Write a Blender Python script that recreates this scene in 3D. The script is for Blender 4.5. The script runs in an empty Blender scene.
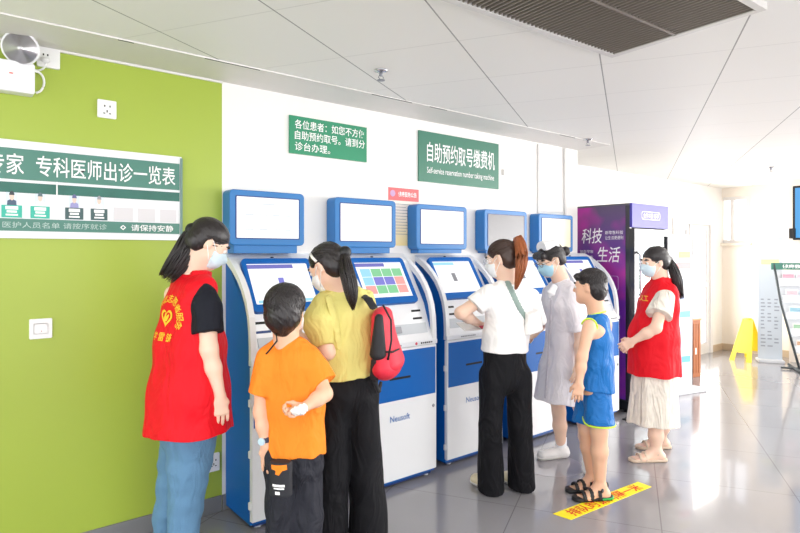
import bpy, bmesh, math, random
import numpy as np
from mathutils import Vector, Matrix
from mathutils.bvhtree import BVHTree
random.seed(4)
C = bpy.context.scene.collection
# ------------------------------------------------------------------ camera frame
F_PX, HOR, CAM_H, TH = 575.0, 253.0, 1.52, math.radians(51.0)
A = np.array([math.cos(TH), math.sin(TH), 0.0]); R = np.array([math.sin(TH), -math.cos(TH), 0.0]); Z = np.array([0, 0, 1.0])
CAM = np.array([0, 0, CAM_H])
def J(u, v, d): return CAM + A*d + R*((u-400)/F_PX*d) - Z*((v-HOR)/F_PX*d)
def JZ(u, d, z): p = CAM + A*d + R*((u-400)/F_PX*d); p[2] = z; return p
def V(r, a, z=0.0):
    w = R*r + A*a + Z*z
    return w/np.linalg.norm(w)
def onY(u, Y):            # X of the image column u on the plane y = Y
    k = (u-400)/F_PX
    return Y*(math.cos(TH)+k*math.sin(TH))/(math.sin(TH)-k*math.cos(TH))
def onX(u, X):            # Y of the column u on the plane x = X
    k = (u-400)/F_PX
    return X*(math.sin(TH)-k*math.cos(TH))/(math.cos(TH)+k*math.sin(TH))
def zat(X, Y, v): return CAM_H-(v-HOR)/F_PX*(X*math.cos(TH)+Y*math.sin(TH))
WY = 3.30
def wall_pt(u, v, Y=WY):
    X = onY(u, Y); return X, zat(X, Y, v)

# ------------------------------------------------------------------ materials
def lin(c):
    if isinstance(c, str):
        c = [int(c[i:i+2], 16)/255 for i in (0, 2, 4)]
    return tuple((x/12.92 if x <= .04045 else ((x+.055)/1.055)**2.4) for x in c) + (1,)
MATS = {}
def mat(name, col, rough=.5, metal=0, emit=0, noise=0, nscale=8, bump=0, bscale=60, spec=.5, alpha=1, trans=0, coat=0, sss=0, folds=0, fscale=9, fz=.45):
    if name in MATS: return MATS[name]
    m = bpy.data.materials.new(name); m.use_nodes = True; nt = m.node_tree; b = nt.nodes['Principled BSDF']
    b.inputs['Base Color'].default_value = lin(col); b.inputs['Roughness'].default_value = rough; b.inputs['Metallic'].default_value = metal
    b.inputs['Specular IOR Level'].default_value = spec; b.inputs['Coat Weight'].default_value = coat
    if alpha < 1: b.inputs['Alpha'].default_value = alpha
    if trans: b.inputs['Transmission Weight'].default_value = trans
    if sss:
        b.inputs['Subsurface Weight'].default_value = sss; b.inputs['Subsurface Radius'].default_value = (.02, .008, .004)
    if emit:
        b.inputs['Emission Color'].default_value = lin(col); b.inputs['Emission Strength'].default_value = emit
    tc = nt.nodes.new('ShaderNodeTexCoord')
    if noise:
        n = nt.nodes.new('ShaderNodeTexNoise'); n.inputs['Scale'].default_value = nscale; n.inputs['Detail'].default_value = 5
        nt.links.new(tc.outputs['Object'], n.inputs['Vector'])
        mp = nt.nodes.new('ShaderNodeMapRange'); mp.inputs['To Min'].default_value = 1-noise; mp.inputs['To Max'].default_value = 1+noise
        nt.links.new(n.outputs['Fac'], mp.inputs['Value'])
        mx = nt.nodes.new('ShaderNodeMix'); mx.data_type = 'RGBA'; mx.blend_type = 'MULTIPLY'; mx.inputs[0].default_value = 1
        mx.inputs[6].default_value = lin(col); nt.links.new(mp.outputs[0], mx.inputs[7]); nt.links.new(mx.outputs[2], b.inputs['Base Color'])
    if folds:
        mp_ = nt.nodes.new('ShaderNodeMapping'); mp_.inputs['Scale'].default_value = (1, 1, fz); nt.links.new(tc.outputs['Object'], mp_.inputs[0])
        n2 = nt.nodes.new('ShaderNodeTexNoise'); n2.inputs['Scale'].default_value = fscale; n2.inputs['Detail'].default_value = 2.5; n2.inputs['Distortion'].default_value = 1.2; nt.links.new(mp_.outputs[0], n2.inputs['Vector'])
        b2 = nt.nodes.new('ShaderNodeBump'); b2.inputs['Strength'].default_value = folds; b2.inputs['Distance'].default_value = .05; nt.links.new(n2.outputs['Fac'], b2.inputs['Height']); nt.links.new(b2.outputs[0], b.inputs['Normal'])
    if bump:
        n = nt.nodes.new('ShaderNodeTexNoise'); n.inputs['Scale'].default_value = bscale; n.inputs['Detail'].default_value = 6
        nt.links.new(tc.outputs['Object'], n.inputs['Vector'])
        bp = nt.nodes.new('ShaderNodeBump'); bp.inputs['Strength'].default_value = bump; bp.inputs['Distance'].default_value = .01
        nt.links.new(n.outputs['Fac'], bp.inputs['Height']); nt.links.new(bp.outputs[0], b.inputs['Normal'])
        if folds: nt.links.new(b2.outputs[0], bp.inputs['Normal'])
    MATS[name] = m; return m
def grid_mat(name, col, linecol, size, ang, off, width, rough, linestrength=(1, 1), spec=.5, noise=.04, nscale=1.5, coat=0):
    """square panels of the given size, turned by ang, joint lines of the given width"""
    m = mat(name, col, rough, spec=spec, coat=coat); nt = m.node_tree; b = nt.nodes['Principled BSDF']; L = nt.links.new
    def math_(op, a, bb=None):
        n = nt.nodes.new('ShaderNodeMath'); n.operation = op
        for i, x in enumerate((a, bb)):
            if x is None: continue
            if isinstance(x, (int, float)): n.inputs[i].default_value = x
            else: L(x, n.inputs[i])
        return n.outputs[0]
    g = nt.nodes.new('ShaderNodeNewGeometry'); s = nt.nodes.new('ShaderNodeSeparateXYZ'); L(g.outputs['Position'], s.inputs[0])
    ca, sa = math.cos(ang), math.sin(ang)
    out = None; cells = []
    for (cx, cy, o, ls) in ((ca, sa, off[0], linestrength[0]), (-sa, ca, off[1], linestrength[1])):
        q = math_('ADD', math_('MULTIPLY', s.outputs[0], cx), math_('MULTIPLY', s.outputs[1], cy))
        q = math_('DIVIDE', math_('SUBTRACT', q, o), size)
        cells.append(math_('FLOOR', q))
        fr = math_('FRACT', q)
        dd = math_('MINIMUM', fr, math_('SUBTRACT', 1.0, fr))
        ln = math_('MULTIPLY', math_('LESS_THAN', dd, width/size/2), ls)
        out = ln if out is None else math_('MAXIMUM', out, ln)
    wn = nt.nodes.new('ShaderNodeTexWhiteNoise'); wn.noise_dimensions = '2D'; cv = nt.nodes.new('ShaderNodeCombineXYZ')
    L(cells[0], cv.inputs[0]); L(cells[1], cv.inputs[1]); L(cv.outputs[0], wn.inputs['Vector'])
    n = nt.nodes.new('ShaderNodeTexNoise'); n.inputs['Scale'].default_value = nscale; L(g.outputs['Position'], n.inputs['Vector']); n.inputs['Detail'].default_value = 6
    va = math_('ADD', math_('MULTIPLY', math_('SUBTRACT', wn.outputs['Value'], .5), noise), math_('ADD', 1.0, math_('MULTIPLY', math_('SUBTRACT', n.outputs['Fac'], .5), noise*2)))
    m1 = nt.nodes.new('ShaderNodeMix'); m1.data_type = 'RGBA'; m1.blend_type = 'MULTIPLY'; m1.inputs[0].default_value = 1; m1.inputs[6].default_value = lin(col); L(va, m1.inputs[7])
    m2 = nt.nodes.new('ShaderNodeMix'); m2.data_type = 'RGBA'; L(out, m2.inputs[0]); L(m1.outputs[2], m2.inputs[6]); m2.inputs[7].default_value = lin(linecol)
    L(m2.outputs[2], b.inputs['Base Color'])
    return m

# ------------------------------------------------------------------ object helpers
def tag(o, label=None, cat=None, group=None, kind=None):
    if label: o['label'] = label
    if cat: o['category'] = cat
    if group: o['group'] = group
    if kind: o['kind'] = kind
    return o
def empty(name, loc, label, cat, group=None, rz=0):
    o = bpy.data.objects.new(name, None); C.objects.link(o); o.location = loc; o.rotation_euler.z = rz; o.empty_display_size = .1
    return tag(o, label, cat, group)
def mesh_obj(name, verts, faces, m, parent=None, smooth=False, loc=None, mats=None, midx=None):
    me = bpy.data.meshes.new(name); me.from_pydata([tuple(v) for v in verts], [], [tuple(f) for f in faces]); me.update()
    me.materials.append(m)
    for x in (mats or []): me.materials.append(x)
    if midx is not None: me.polygons.foreach_set('material_index', midx)
    if smooth: me.polygons.foreach_set('use_smooth', [True]*len(me.polygons))
    o = bpy.data.objects.new(name, me); C.objects.link(o)
    if parent: o.parent = parent
    if loc is not None: o.location = loc
    return o
class B:
    """collects shapes in a bmesh and links them as one mesh object"""
    def __init__(s): s.bm = bmesh.new()
    def box(s, x0, x1, y0, y1, z0, z1, bev=0, M=None):
        r = bmesh.ops.create_cube(s.bm, size=1); vs = r['verts']
        for v in vs:
            v.co = Vector(((x0+x1)/2+v.co.x*(x1-x0), (y0+y1)/2+v.co.y*(y1-y0), (z0+z1)/2+v.co.z*(z1-z0)))
        if bev:
            es = list({e for v in vs for e in v.link_edges})
            r2 = bmesh.ops.bevel(s.bm, geom=es, offset=bev, segments=2, affect='EDGES'); vs = list({v for f in r2['faces'] for v in f.verts} | {v for v in vs if v.is_valid})
        if M: bmesh.ops.transform(s.bm, matrix=M, verts=[v for v in vs if v.is_valid])
        return s
    def prism(s, pts, n, h0, h1):
        """closed outline pts (list of 2D) swept along axis n ('x','y','z') from h0 to h1"""
        def mk(p, h):
            return {'x': (h, p[0], p[1]), 'y': (p[0], h, p[1]), 'z': (p[0], p[1], h)}[n]
        a = [s.bm.verts.new(mk(p, h0)) for p in pts]; b = [s.bm.verts.new(mk(p, h1)) for p in pts]
        k = len(pts); s.bm.faces.new(a[::-1]); s.bm.faces.new(b)
        for i in range(k): s.bm.faces.new((a[i], a[(i+1) % k], b[(i+1) % k], b[i]))
        return s
    def ring(s, outer, inner, n, h0, h1):
        def mk(p, h): return {'x': (h, p[0], p[1]), 'y': (p[0], h, p[1]), 'z': (p[0], p[1], h)}[n]
        k = len(outer)
        oa, ob = [s.bm.verts.new(mk(p, h0)) for p in outer], [s.bm.verts.new(mk(p, h1)) for p in outer]
        ia, ib = [s.bm.verts.new(mk(p, h0)) for p in inner], [s.bm.verts.new(mk(p, h1)) for p in inner]
        for i in range(k):
            j = (i+1) % k
            for q in ((oa[i], oa[j], ob[j], ob[i]), (ia[j], ia[i], ib[i], ib[j]), (oa[j], oa[i], ia[i], ia[j]), (ob[i], ob[j], ib[j], ib[i])): s.bm.faces.new(q)
        return s
    def tube(s, pts, r, seg=10, cap=True):
        pts = [Vector(p) for p in pts]; rings = []
        rr = r if isinstance(r, (list, tuple)) else [r]*len(pts)
        for i, p in enumerate(pts):
            t = (pts[min(i+1, len(pts)-1)]-pts[max(i-1, 0)]).normalized()
            up = Vector((0, 0, 1)) if abs(t.z) < .95 else Vector((1, 0, 0))
            a = t.cross(up).normalized(); b = t.cross(a)
            rings.append([s.bm.verts.new(p+(a*math.cos(2*math.pi*k/seg)+b*math.sin(2*math.pi*k/seg))*rr[i]) for k in range(seg)])
        for q0, q1 in zip(rings, rings[1:]):
            for k in range(seg): s.bm.faces.new((q0[k], q0[(k+1) % seg], q1[(k+1) % seg], q1[k]))
        if cap: s.bm.faces.new(rings[0][::-1]); s.bm.faces.new(rings[-1])
        return s
    def lathe(s, prof, seg=24, M=None):
        rings = []
        for (r, z) in prof: rings.append([s.bm.verts.new((r*math.cos(2*math.pi*k/seg), r*math.sin(2*math.pi*k/seg), z)) for k in range(seg)])
        for q0, q1 in zip(rings, rings[1:]):
            for k in range(seg): s.bm.faces.new((q0[k], q0[(k+1) % seg], q1[(k+1) % seg], q1[k]))
        s.bm.faces.new(rings[0][::-1]); s.bm.faces.new(rings[-1])
        if M: bmesh.ops.transform(s.bm, matrix=M, verts=[v for q in rings for v in q])
        return s
    def quad(s, *p):
        s.bm.faces.new([s.bm.verts.new(q) for q in p]); return s
    def obj(s, name, m, parent=None, smooth=False, bevel=0, M=None):
        bmesh.ops.recalc_face_normals(s.bm, faces=s.bm.faces)
        me = bpy.data.meshes.new(name); s.bm.to_mesh(me); s.bm.free(); me.materials.append(m)
        if M is not None: me.transform(M)
        o = bpy.data.objects.new(name, me); C.objects.link(o)
        if parent: o.parent = parent
        if smooth:
            for p in me.polygons: p.use_smooth = True
        if bevel:
            md = o.modifiers.new('edge', 'BEVEL'); md.width = bevel; md.segments = 2; md.limit_method = 'ANGLE'
        return o
def rrect(x0, x1, z0, z1, r, n=5):
    pts = []
    for cx, cz, a0 in ((x1-r, z1-r, 0), (x0+r, z1-r, 90), (x0+r, z0+r, 180), (x1-r, z0+r, 270)):
        for k in range(n+1):
            a = math.radians(a0+90*k/n); pts.append((cx+r*math.cos(a), cz+r*math.sin(a)))
    return pts
def struct(o, label=None):
    o['kind'] = 'structure'
    if label: o['label'] = label
    return o
def text_data(body, size, weight=0.0, extrude=0.0, spacing=1.0, shear=0, line=1.0, align='CENTER'):
    """the glyph outlines of a line of writing as verts and faces in the xy plane"""
    cu = bpy.data.curves.new('t', 'FONT'); cu.body = body; cu.size = size; cu.offset = weight; cu.extrude = extrude; cu.space_character = spacing
    cu.align_x = align; cu.align_y = 'CENTER'; cu.shear = shear; cu.space_line = line; cu.resolution_u = 2
    o = bpy.data.objects.new('t', cu); C.objects.link(o); bpy.context.view_layer.update()
    me = bpy.data.meshes.new_from_object(o.evaluated_get(bpy.context.evaluated_depsgraph_get()))
    vs = np.array([v.co[:] for v in me.vertices]).reshape(-1, 3); fs = [tuple(p.vertices) for p in me.polygons]
    bpy.data.objects.remove(o); bpy.data.curves.remove(cu); bpy.data.meshes.remove(me)
    return vs, fs
def fit_text(body, w, h, weight=0.0, **k):
    """writing stretched to fill exactly w x h, centred on 0"""
    vs, fs = text_data(body, 1.0, weight, **k)
    lo, hi = vs.min(0), vs.max(0)
    vs = vs-(lo+hi)/2; vs[:, 0] *= w/(hi[0]-lo[0]); vs[:, 1] *= h/(hi[1]-lo[1]); vs[:, 2] = 0
    return vs, fs
def flat_text(name, data, m, parent, origin, ex, ey, lift=.002):
    """lays glyphs on a plane through origin spanned by ex, ey (unit vectors, parent's frame)"""
    ex, ey, origin = np.array(ex, float), np.array(ey, float), np.array(origin, float); n = np.cross(ex, ey)
    vs, fs = data
    P = origin+vs[:, :1]*ex+vs[:, 1:2]*ey+n*lift
    return mesh_obj(name, P, fs, m, parent)

# ------------------------------------------------------------------ implicit bodies (signed distance -> mesh)
def unit(v): v = np.asarray(v, float); return v/np.linalg.norm(v)
def smin(a, b, k):
    if k <= 0: return np.minimum(a, b)
    h = np.maximum(k-np.abs(a-b), 0)/k
    return np.minimum(a, b)-h*h*k*.25
def ecap(p0, p1, r0, r1, side=None, flat=(0, 0)):
    p0, p1 = np.asarray(p0, float), np.asarray(p1, float)
    r0 = r0 if isinstance(r0, tuple) else (r0, r0); r1 = r1 if isinstance(r1, tuple) else (r1, r1)
    ax = p1-p0; L = np.linalg.norm(ax); ax = ax/L
    s = np.asarray(side if side is not None else (R if abs(ax@R) < .9 else Z), float); s = s-ax*(s@ax)
    if np.linalg.norm(s) < .05: s = np.cross(ax, Z if abs(ax[2]) < .9 else R)
    s = unit(s); f = np.cross(ax, s)
    def fn(X, Y, Zz):
        x, y, z = X-p0[0], Y-p0[1], Zz-p0[2]
        ta = x*ax[0]+y*ax[1]+z*ax[2]; tc = np.clip(ta/L, 0, 1)
        qa = ta-tc*L; qs = x*s[0]+y*s[1]+z*s[2]; qf = x*f[0]+y*f[1]+z*f[2]
        a = r0[0]+(r1[0]-r0[0])*tc; b = r0[1]+(r1[1]-r0[1])*tc; m = np.minimum(a, b)
        if flat[0]: qa = np.where(ta < 0, 0, qa)
        if flat[1]: qa = np.where(ta > L, 0, qa)
        d = (np.sqrt((qs/a)**2+(qf/b)**2+(qa/m)**2)-1)*m
        if flat[0]: d = np.maximum(d, -ta)
        if flat[1]: d = np.maximum(d, ta-L)
        return d
    mr = max(*r0, *r1); lo = np.minimum(p0, p1)-mr; hi = np.maximum(p0, p1)+mr
    return fn, lo, hi
def ell(c, rad, fr=None):
    c = np.asarray(c, float); fr = fr if fr is not None else (np.array([1., 0, 0]), np.array([0, 1., 0]), Z)
    def fn(X, Y, Zz):
        x, y, z = X-c[0], Y-c[1], Zz-c[2]; s = 0
        for q, r in zip(fr, rad): s = s+((x*q[0]+y*q[1]+z*q[2])/r)**2
        return (np.sqrt(s)-1)*min(rad)
    m = max(rad); return fn, c-m, c+m
def half(p, n):   # distance to a plane, positive on the side n points to
    p, n = np.asarray(p, float), unit(n)
    def fn(X, Y, Zz): return (X-p[0])*n[0]+(Y-p[1])*n[1]+(Zz-p[2])*n[2]
    return fn, None, None
def both(*ps):    # intersection
    def fn(X, Y, Zz):
        d = None
        for q in ps:
            e = q[0](X, Y, Zz); d = e if d is None else np.maximum(d, e)
        return d
    lo = np.max([q[1] for q in ps if q[1] is not None], 0); hi = np.min([q[2] for q in ps if q[1] is not None], 0)
    return fn, lo, hi
class Body:
    def __init__(s): s.ops = []
    def add(s, prim, k=.02): s.ops.append(('a', prim, k)); return s
    def cut(s, prim, k=0.): s.ops.append(('c', prim, k)); return s
    def keep(s, prim): s.ops.append(('k', prim, 0)); return s
    def chain(s, pts, rad, side=None, k=.02, flat=(0, 0)):
        n = len(pts)-1
        for i in range(n): s.add(ecap(pts[i], pts[i+1], rad[i], rad[i+1], side, (flat[0] if i == 0 else 0, flat[1] if i == n-1 else 0)), k)
        return s
    def mesh(s, vox=.006, wrinkle=0, wscale=14, seed=0, smooth=1, stretch=(1, 1, 1)):
        adds = [o for o in s.ops if o[0] == 'a']
        lo = np.min([o[1][1] for o in adds], 0)-.03; hi = np.max([o[1][2] for o in adds], 0)+.03
        n = np.ceil((hi-lo)/vox).astype(int)+1
        gx, gy, gz = (lo[i]+np.arange(n[i])*vox for i in range(3))
        Fd = np.full(n, .3, np.float32)
        for op, (fn, a, b), k in s.ops:
            if a is None: i0, i1 = np.zeros(3, int), n
            else:
                pad = .03+k
                i0 = np.clip(np.floor((a-pad-lo)/vox).astype(int), 0, n); i1 = np.clip(np.ceil((b+pad-lo)/vox).astype(int)+1, 0, n)
            if (i1 <= i0).any(): continue
            sl = tuple(slice(i0[j], i1[j]) for j in range(3))
            d = fn(gx[sl[0]][:, None, None], gy[sl[1]][None, :, None], gz[sl[2]][None, None, :]).astype(np.float32)
            if op == 'a': Fd[sl] = smin(Fd[sl], d, k)
            elif op == 'c': Fd[sl] = -smin(-Fd[sl], d, k)
            else: Fd[sl] = np.maximum(Fd[sl], d)
        if wrinkle:
            rg = np.random.RandomState(seed); near = np.abs(Fd) < .03+wrinkle*2
            I = np.nonzero(near); P = np.stack([gx[I[0]], gy[I[1]], gz[I[2]]], 1)/np.array(stretch); w = 0
            warp = np.stack([np.sin(P@(rg.randn(3)*wscale*.35)+rg.rand()*6) for _ in range(3)], 1)*.05
            for q in range(7):
                kv = rg.randn(3); kv = kv/np.linalg.norm(kv)*wscale*(.7+1.1*rg.rand()); w = w+np.sin((P+warp)@kv*2.2+rg.rand()*6)/7
            Fd[I] += (wrinkle*2.2*w).astype(np.float32)
        Fd[0], Fd[-1], Fd[:, 0], Fd[:, -1], Fd[:, :, 0], Fd[:, :, -1] = .1, .1, .1, .1, .1, .1
        return nets(Fd, lo, vox, smooth)
def nets(Fd, lo, vox, smooth=1):
    ins = Fd < 0
    c = np.zeros(tuple(x-1 for x in Fd.shape), np.uint8)
    for dx in (0, 1):
        for dy in (0, 1):
            for dz in (0, 1): c += ins[dx:Fd.shape[0]-1+dx, dy:Fd.shape[1]-1+dy, dz:Fd.shape[2]-1+dz]
    act = (c > 0) & (c < 8); idx = np.full(act.shape, -1, np.int64); I = np.array(np.nonzero(act)); idx[tuple(I)] = np.arange(I.shape[1])
    acc = np.zeros((I.shape[1], 3)); cnt = np.zeros(I.shape[1])
    cor = [(a, b, d) for a in (0, 1) for b in (0, 1) for d in (0, 1)]
    val = {q: Fd[I[0]+q[0], I[1]+q[1], I[2]+q[2]].astype(float) for q in cor}
    for q in cor:
        for axn in range(3):
            if q[axn]: continue
            q2 = tuple(1 if i == axn else q[i] for i in range(3)); a, b = val[q], val[q2]; m = (a < 0) != (b < 0)
            t = np.where(m, a/np.where(m, a-b, 1), 0)
            for i in range(3): acc[:, i] += np.where(m, q[i]+(t if i == axn else 0), 0)
            cnt += m
    Vt = acc/cnt[:, None]+I.T; faces = []
    for axn in range(3):
        a = ins; sh = [slice(None)]*3; sh2 = [slice(None)]*3; sh[axn] = slice(0, -1); sh2[axn] = slice(1, None)
        x0, x1 = a[tuple(sh)], a[tuple(sh2)]
        E_ = np.array(np.nonzero(x0 != x1))
        o1, o2 = [(axn+1) % 3, (axn+2) % 3]
        ok = (E_[o1] > 0) & (E_[o2] > 0) & (E_[o1] < Fd.shape[o1]-1) & (E_[o2] < Fd.shape[o2]-1); E_ = E_[:, ok]
        fl = x0[tuple(E_)]
        def at(d1, d2):
            e = E_.copy(); e[o1] -= d1; e[o2] -= d2; return idx[tuple(e)]
        q = np.stack([at(1, 1), at(0, 1), at(0, 0), at(1, 0)], 1)
        faces.append(np.where(fl[:, None], q, q[:, ::-1]))
    Fc = np.concatenate(faces)
    Vw = Vt
    e = np.concatenate([Fc[:, [0, 1]], Fc[:, [1, 2]], Fc[:, [2, 3]], Fc[:, [3, 0]]])
    for _ in range(smooth):
        s = np.zeros_like(Vw); n = np.zeros(len(Vw))
        for i in range(3): s[:, i] = np.bincount(e[:, 0], Vw[e[:, 1], i], len(Vw))+np.bincount(e[:, 1], Vw[e[:, 0], i], len(Vw))
        n = np.bincount(e[:, 0], minlength=len(Vw))+np.bincount(e[:, 1], minlength=len(Vw))
        Vw = Vw*.5+s/n[:, None]*.5
    return Vw*vox+lo, Fc
class Fig:
    """one person: a continuous body with hair and clothing as children"""
    def __init__(s, base, label, group=None):
        s.base = np.asarray(base, float); s.label = label; s.b = Body(); s.kids = []; s.group = group
    def body(s, m, vox=.005):
        v, f = s.b.mesh(vox)
        s.root = s.link('person', v, f, m, None); s.root.location = s.base
        tag(s.root, s.label, 'person', s.group); return s.root
    def link(s, name, v, f, m, parent='root', smooth=True):
        return s._mk(name, v-s.base, f, m, s.root if parent == 'root' else parent, smooth)
    def _mk(s, name, v, f, m, parent, smooth):
        me = bpy.data.meshes.new(name); me.vertices.add(len(v)); me.vertices.foreach_set('co', np.asarray(v, np.float32).ravel())
        f = np.asarray(f); k = f.shape[1]; me.loops.add(f.size); me.loops.foreach_set('vertex_index', f.ravel().astype(np.int32))
        me.polygons.add(len(f)); me.polygons.foreach_set('loop_start', np.arange(0, f.size, k, dtype=np.int32))
        me.polygons.foreach_set('use_smooth', [smooth]*len(f)); me.update(); me.validate(); me.materials.append(m)
        o = bpy.data.objects.new(name, me); C.objects.link(o)
        if parent: o.parent = parent
        return o
    def wear(s, name, body, m, label=None, parent='root', **k):
        v, f = body.mesh(**k); o = s.link(name, v, f, m, parent)
        if label: o['label'] = label
        return o, v, f
    def tube(s, name, pts, r, m, label=None, parent='root'):
        b = B().tube([np.asarray(p)-s.base for p in pts], r, 8); o = b.obj(name, m, s.root if parent == 'root' else parent, True)
        if label: o['label'] = label
        return o
def frame(fwd, roll=0):
    f = unit(fwd); r = unit(np.cross(f, Z)); u = np.cross(r, f)
    if roll:
        c, q = math.cos(roll), math.sin(roll); r, u = r*c+u*q, u*c-r*q
    return r, f, u
class Head:
    def __init__(s, c, fwd, sc=1.0, roll=0):
        s.c = np.asarray(c, float); s.fr = frame(fwd, roll); s.s = sc
    def p(s, r, f, u): return s.c+(s.fr[0]*r+s.fr[1]*f+s.fr[2]*u)*s.s
    def e(s, c, rad): return ell(s.p(*c), tuple(x*s.s for x in rad), s.fr)
    def cap(s, a, b, r0, r1, flat=(0, 0)):
        sc = lambda r: tuple(x*s.s for x in r) if isinstance(r, tuple) else r*s.s
        return ecap(s.p(*a), s.p(*b), sc(r0), sc(r1), s.fr[0], flat)
    def build(s, b, neck, child=False):
        b.add(s.e((0, -.012, .035), (.073, .09, .078)), .01)
        b.add(s.e((0, .035, -.015), (.060 if not child else .064, .056, .080)), .02)
        b.add(s.cap((0, .025, -.055), (0, .062, -.088), .040, .021), .025)
        b.add(s.e((.032, .058, -.035), (.022, .022, .026)), .02); b.add(s.e((-.032, .058, -.035), (.022, .022, .026)), .02)
        b.add(s.cap((0, .086, .012), (0, .104, -.020), .007, .0115), .012)
        b.add(s.e((.010, .096, -.024), (.008, .009, .007)), .008); b.add(s.e((-.010, .096, -.024), (.008, .009, .007)), .008)
        b.add(s.cap((-.036, .074, .024), (.036, .074, .024), .010, .010), .02)
        b.add(s.cap((-.018, .085, -.048), (.018, .085, -.048), .006, .006), .006); b.add(s.cap((-.014, .084, -.058), (.014, .084, -.058), .0065, .0065), .006)
        b.add(s.e((0, .078, -.082), (.018, .016, .014)), .02)
        for q in (-1, 1):
            b.cut(s.e((q*.031, .099, .006), (.018, .014, .010)), .01)
            b.add(s.cap((q*.074, -.006, .022), (q*.068, -.002, -.022), (.007, .017), (.006, .011)), .006)
            b.cut(s.e((q*.084, -.002, .004), (.006, .008, .014)), .004)
        n = np.asarray(neck, float)
        b.add(ecap(s.p(0, -.02, -.03), n, .056*s.s, .058*s.s, s.fr[0]), .03)
    def eyes(s, fig, iris=None):
        for q in (-1, 1):
            v, f = Body().add(s.e((q*.031, .080, .004), (.0125,)*3), 0).mesh(.003); e = fig.link('eye', v, f, MATS['eye_white'])
            v, f = Body().add(s.e((q*.031, .0905, .003), (.0058, .003, .0058)), 0).mesh(.0016); fig.link('iris', v, f, MATS['iris'], e)
            v, f = Body().chain([s.p(q*.018, .091, .026), s.p(q*.034, .087, .031), s.p(q*.049, .074, .026)], [.0028*s.s]*3).mesh(.0022); fig.link('eyebrow', v, f, MATS['hair_black'])
    def mask(s, fig, m, name='face_mask'):
        b = Body()
        b.add(both(s.e((0, .038, -.045), (.0655, .074, .066)), half(s.p(0, .03, 0), -(s.fr[1]*.97+s.fr[2]*.2)), half(s.p(0, .1, -.004), s.fr[2]-s.fr[1]*.1), half(s.p(0, 0, -.108), -s.fr[2])), 0)
        b.add(s.cap((0, .098, -.012), (0, .108, -.030), .011, .016), .02)
        b.keep(half(s.p(0, .028, 0), -(s.fr[1]*.97+s.fr[2]*.2)))
        o, v, f = fig.wear(name, b, m, vox=.004, wrinkle=.0008, wscale=50)
        for q in (-1, 1):
            for (zz, z2) in ((-.018, .022), (-.085, -.018)):
                fig.tube('ear_loop', [s.p(q*.061, .045, zz), s.p(q*.072, .02, (zz+z2)/2), s.p(q*.078, -.008, z2)], .0016, MATS['elastic'], parent=o)
        return o
def arm(b, sh, el, wr, r=(.046, .036, .030, .023), k=.02):
    m = (np.asarray(el)*.6+np.asarray(wr)*.4)
    b.chain([sh, el], [r[0], r[1]], k=k); b.chain([el, m, wr], [r[1], r[2]*1.1, r[3]], k=k)
def hand(b, wr, dr, palm, s=1.0, curl=.35, thumb_side=1, spread=.06):
    """palm = direction the palm faces; thumb_side +1/-1 along cross(dr, palm)"""
    d = unit(dr); n = unit(np.asarray(palm)-d*(np.asarray(palm)@d)); w = np.cross(d, n)
    wr = np.asarray(wr, float)
    b.add(ecap(wr, wr+d*.03*s, (.024*s, .017*s), (.034*s, .015*s), w), .012)
    b.add(ecap(wr+d*.025*s, wr+d*.075*s, (.034*s, .014*s), (.038*s, .012*s), w), .012)
    for i, (L, o) in enumerate(((.062, 1.5), (.072, .5), (.067, -.5), (.052, -1.5))):
        x = o*.0195*s*thumb_side; p0 = wr+d*(.078-.004*abs(o))*s+w*x; a = curl*.6; dd = unit(d+w*(o*spread*thumb_side)); rr = .0088*s
        for seg in (.46, .30, .24):
            t = dd*math.cos(a)+n*math.sin(a); p1 = p0+t*L*seg*s; b.add(ecap(p0, p1, rr, rr*.92), .004); p0 = p1; rr *= .92; a += curl
    t0 = wr+d*.022*s+w*.026*s*thumb_side+n*.004*s; t1 = t0+unit(d*.7+w*.6*thumb_side+n*.4)*.034*s; t2 = t1+unit(d*.95+w*.2*thumb_side+n*.35)*.030*s
    b.chain([t0, t1, t2], [.013*s, .0105*s, .0085*s], k=.008)
def foot(b, ank, dr, s=1.0, L=.22):
    d = unit((dr[0], dr[1], 0)); a = np.asarray(ank, float); w = np.cross(Z, d); heel = a-d*.035*s; heel[2] = .035*s; toe = a+d*(L-.06)*s; toe[2] = .022*s
    b.add(ecap(a, heel, .036*s, .034*s), .02); b.add(ecap(a, toe-d*.06*s, .034*s, (.040*s, .026*s), w), .02); b.add(ecap(heel, toe-d*.05*s, (.030*s, .026*s), (.040*s, .022*s), w), .02)
    for i, o in enumerate((-1.6, -.7, .1, .9, 1.6)):
        q = toe+w*o*.019*s-d*(.03+.006*abs(o+1))*s; q[2] = .018*s; b.add(ecap(q, q+d*.03*s, .0115*s, .010*s), .006)
def shoe(ank, dr, s=1.0, L=.24, w_=.042, top=.085):
    d = unit((dr[0], dr[1], 0)); a = np.asarray(ank, float); w = np.cross(Z, d); heel = a-d*.03*s; heel[2] = .04*s; toe = a+d*(L-.09)*s; toe[2] = .034*s
    b = Body(); b.add(ecap(heel, toe, (w_*.86*s, .040*s), (w_*1.08*s, .034*s), w), .0)
    q = a.copy(); q[2] = top*s; b.add(ecap(q, heel+d*.02*s, (.040*s, .046*s), (.038*s, .04*s), w), .03)
    b.keep(half((0, 0, .003), (0, 0, -1))); b.keep(half((0, 0, top*s), (0, 0, 1)))
    sole = Body().add(both(ecap(heel, toe, (w_*.95*s, .045*s), (w_*1.16*s, .045*s), w), half((0, 0, .022*s), (0, 0, 1)), half((0, 0, .001), (0, 0, -1))), 0)
    return b, sole
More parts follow.
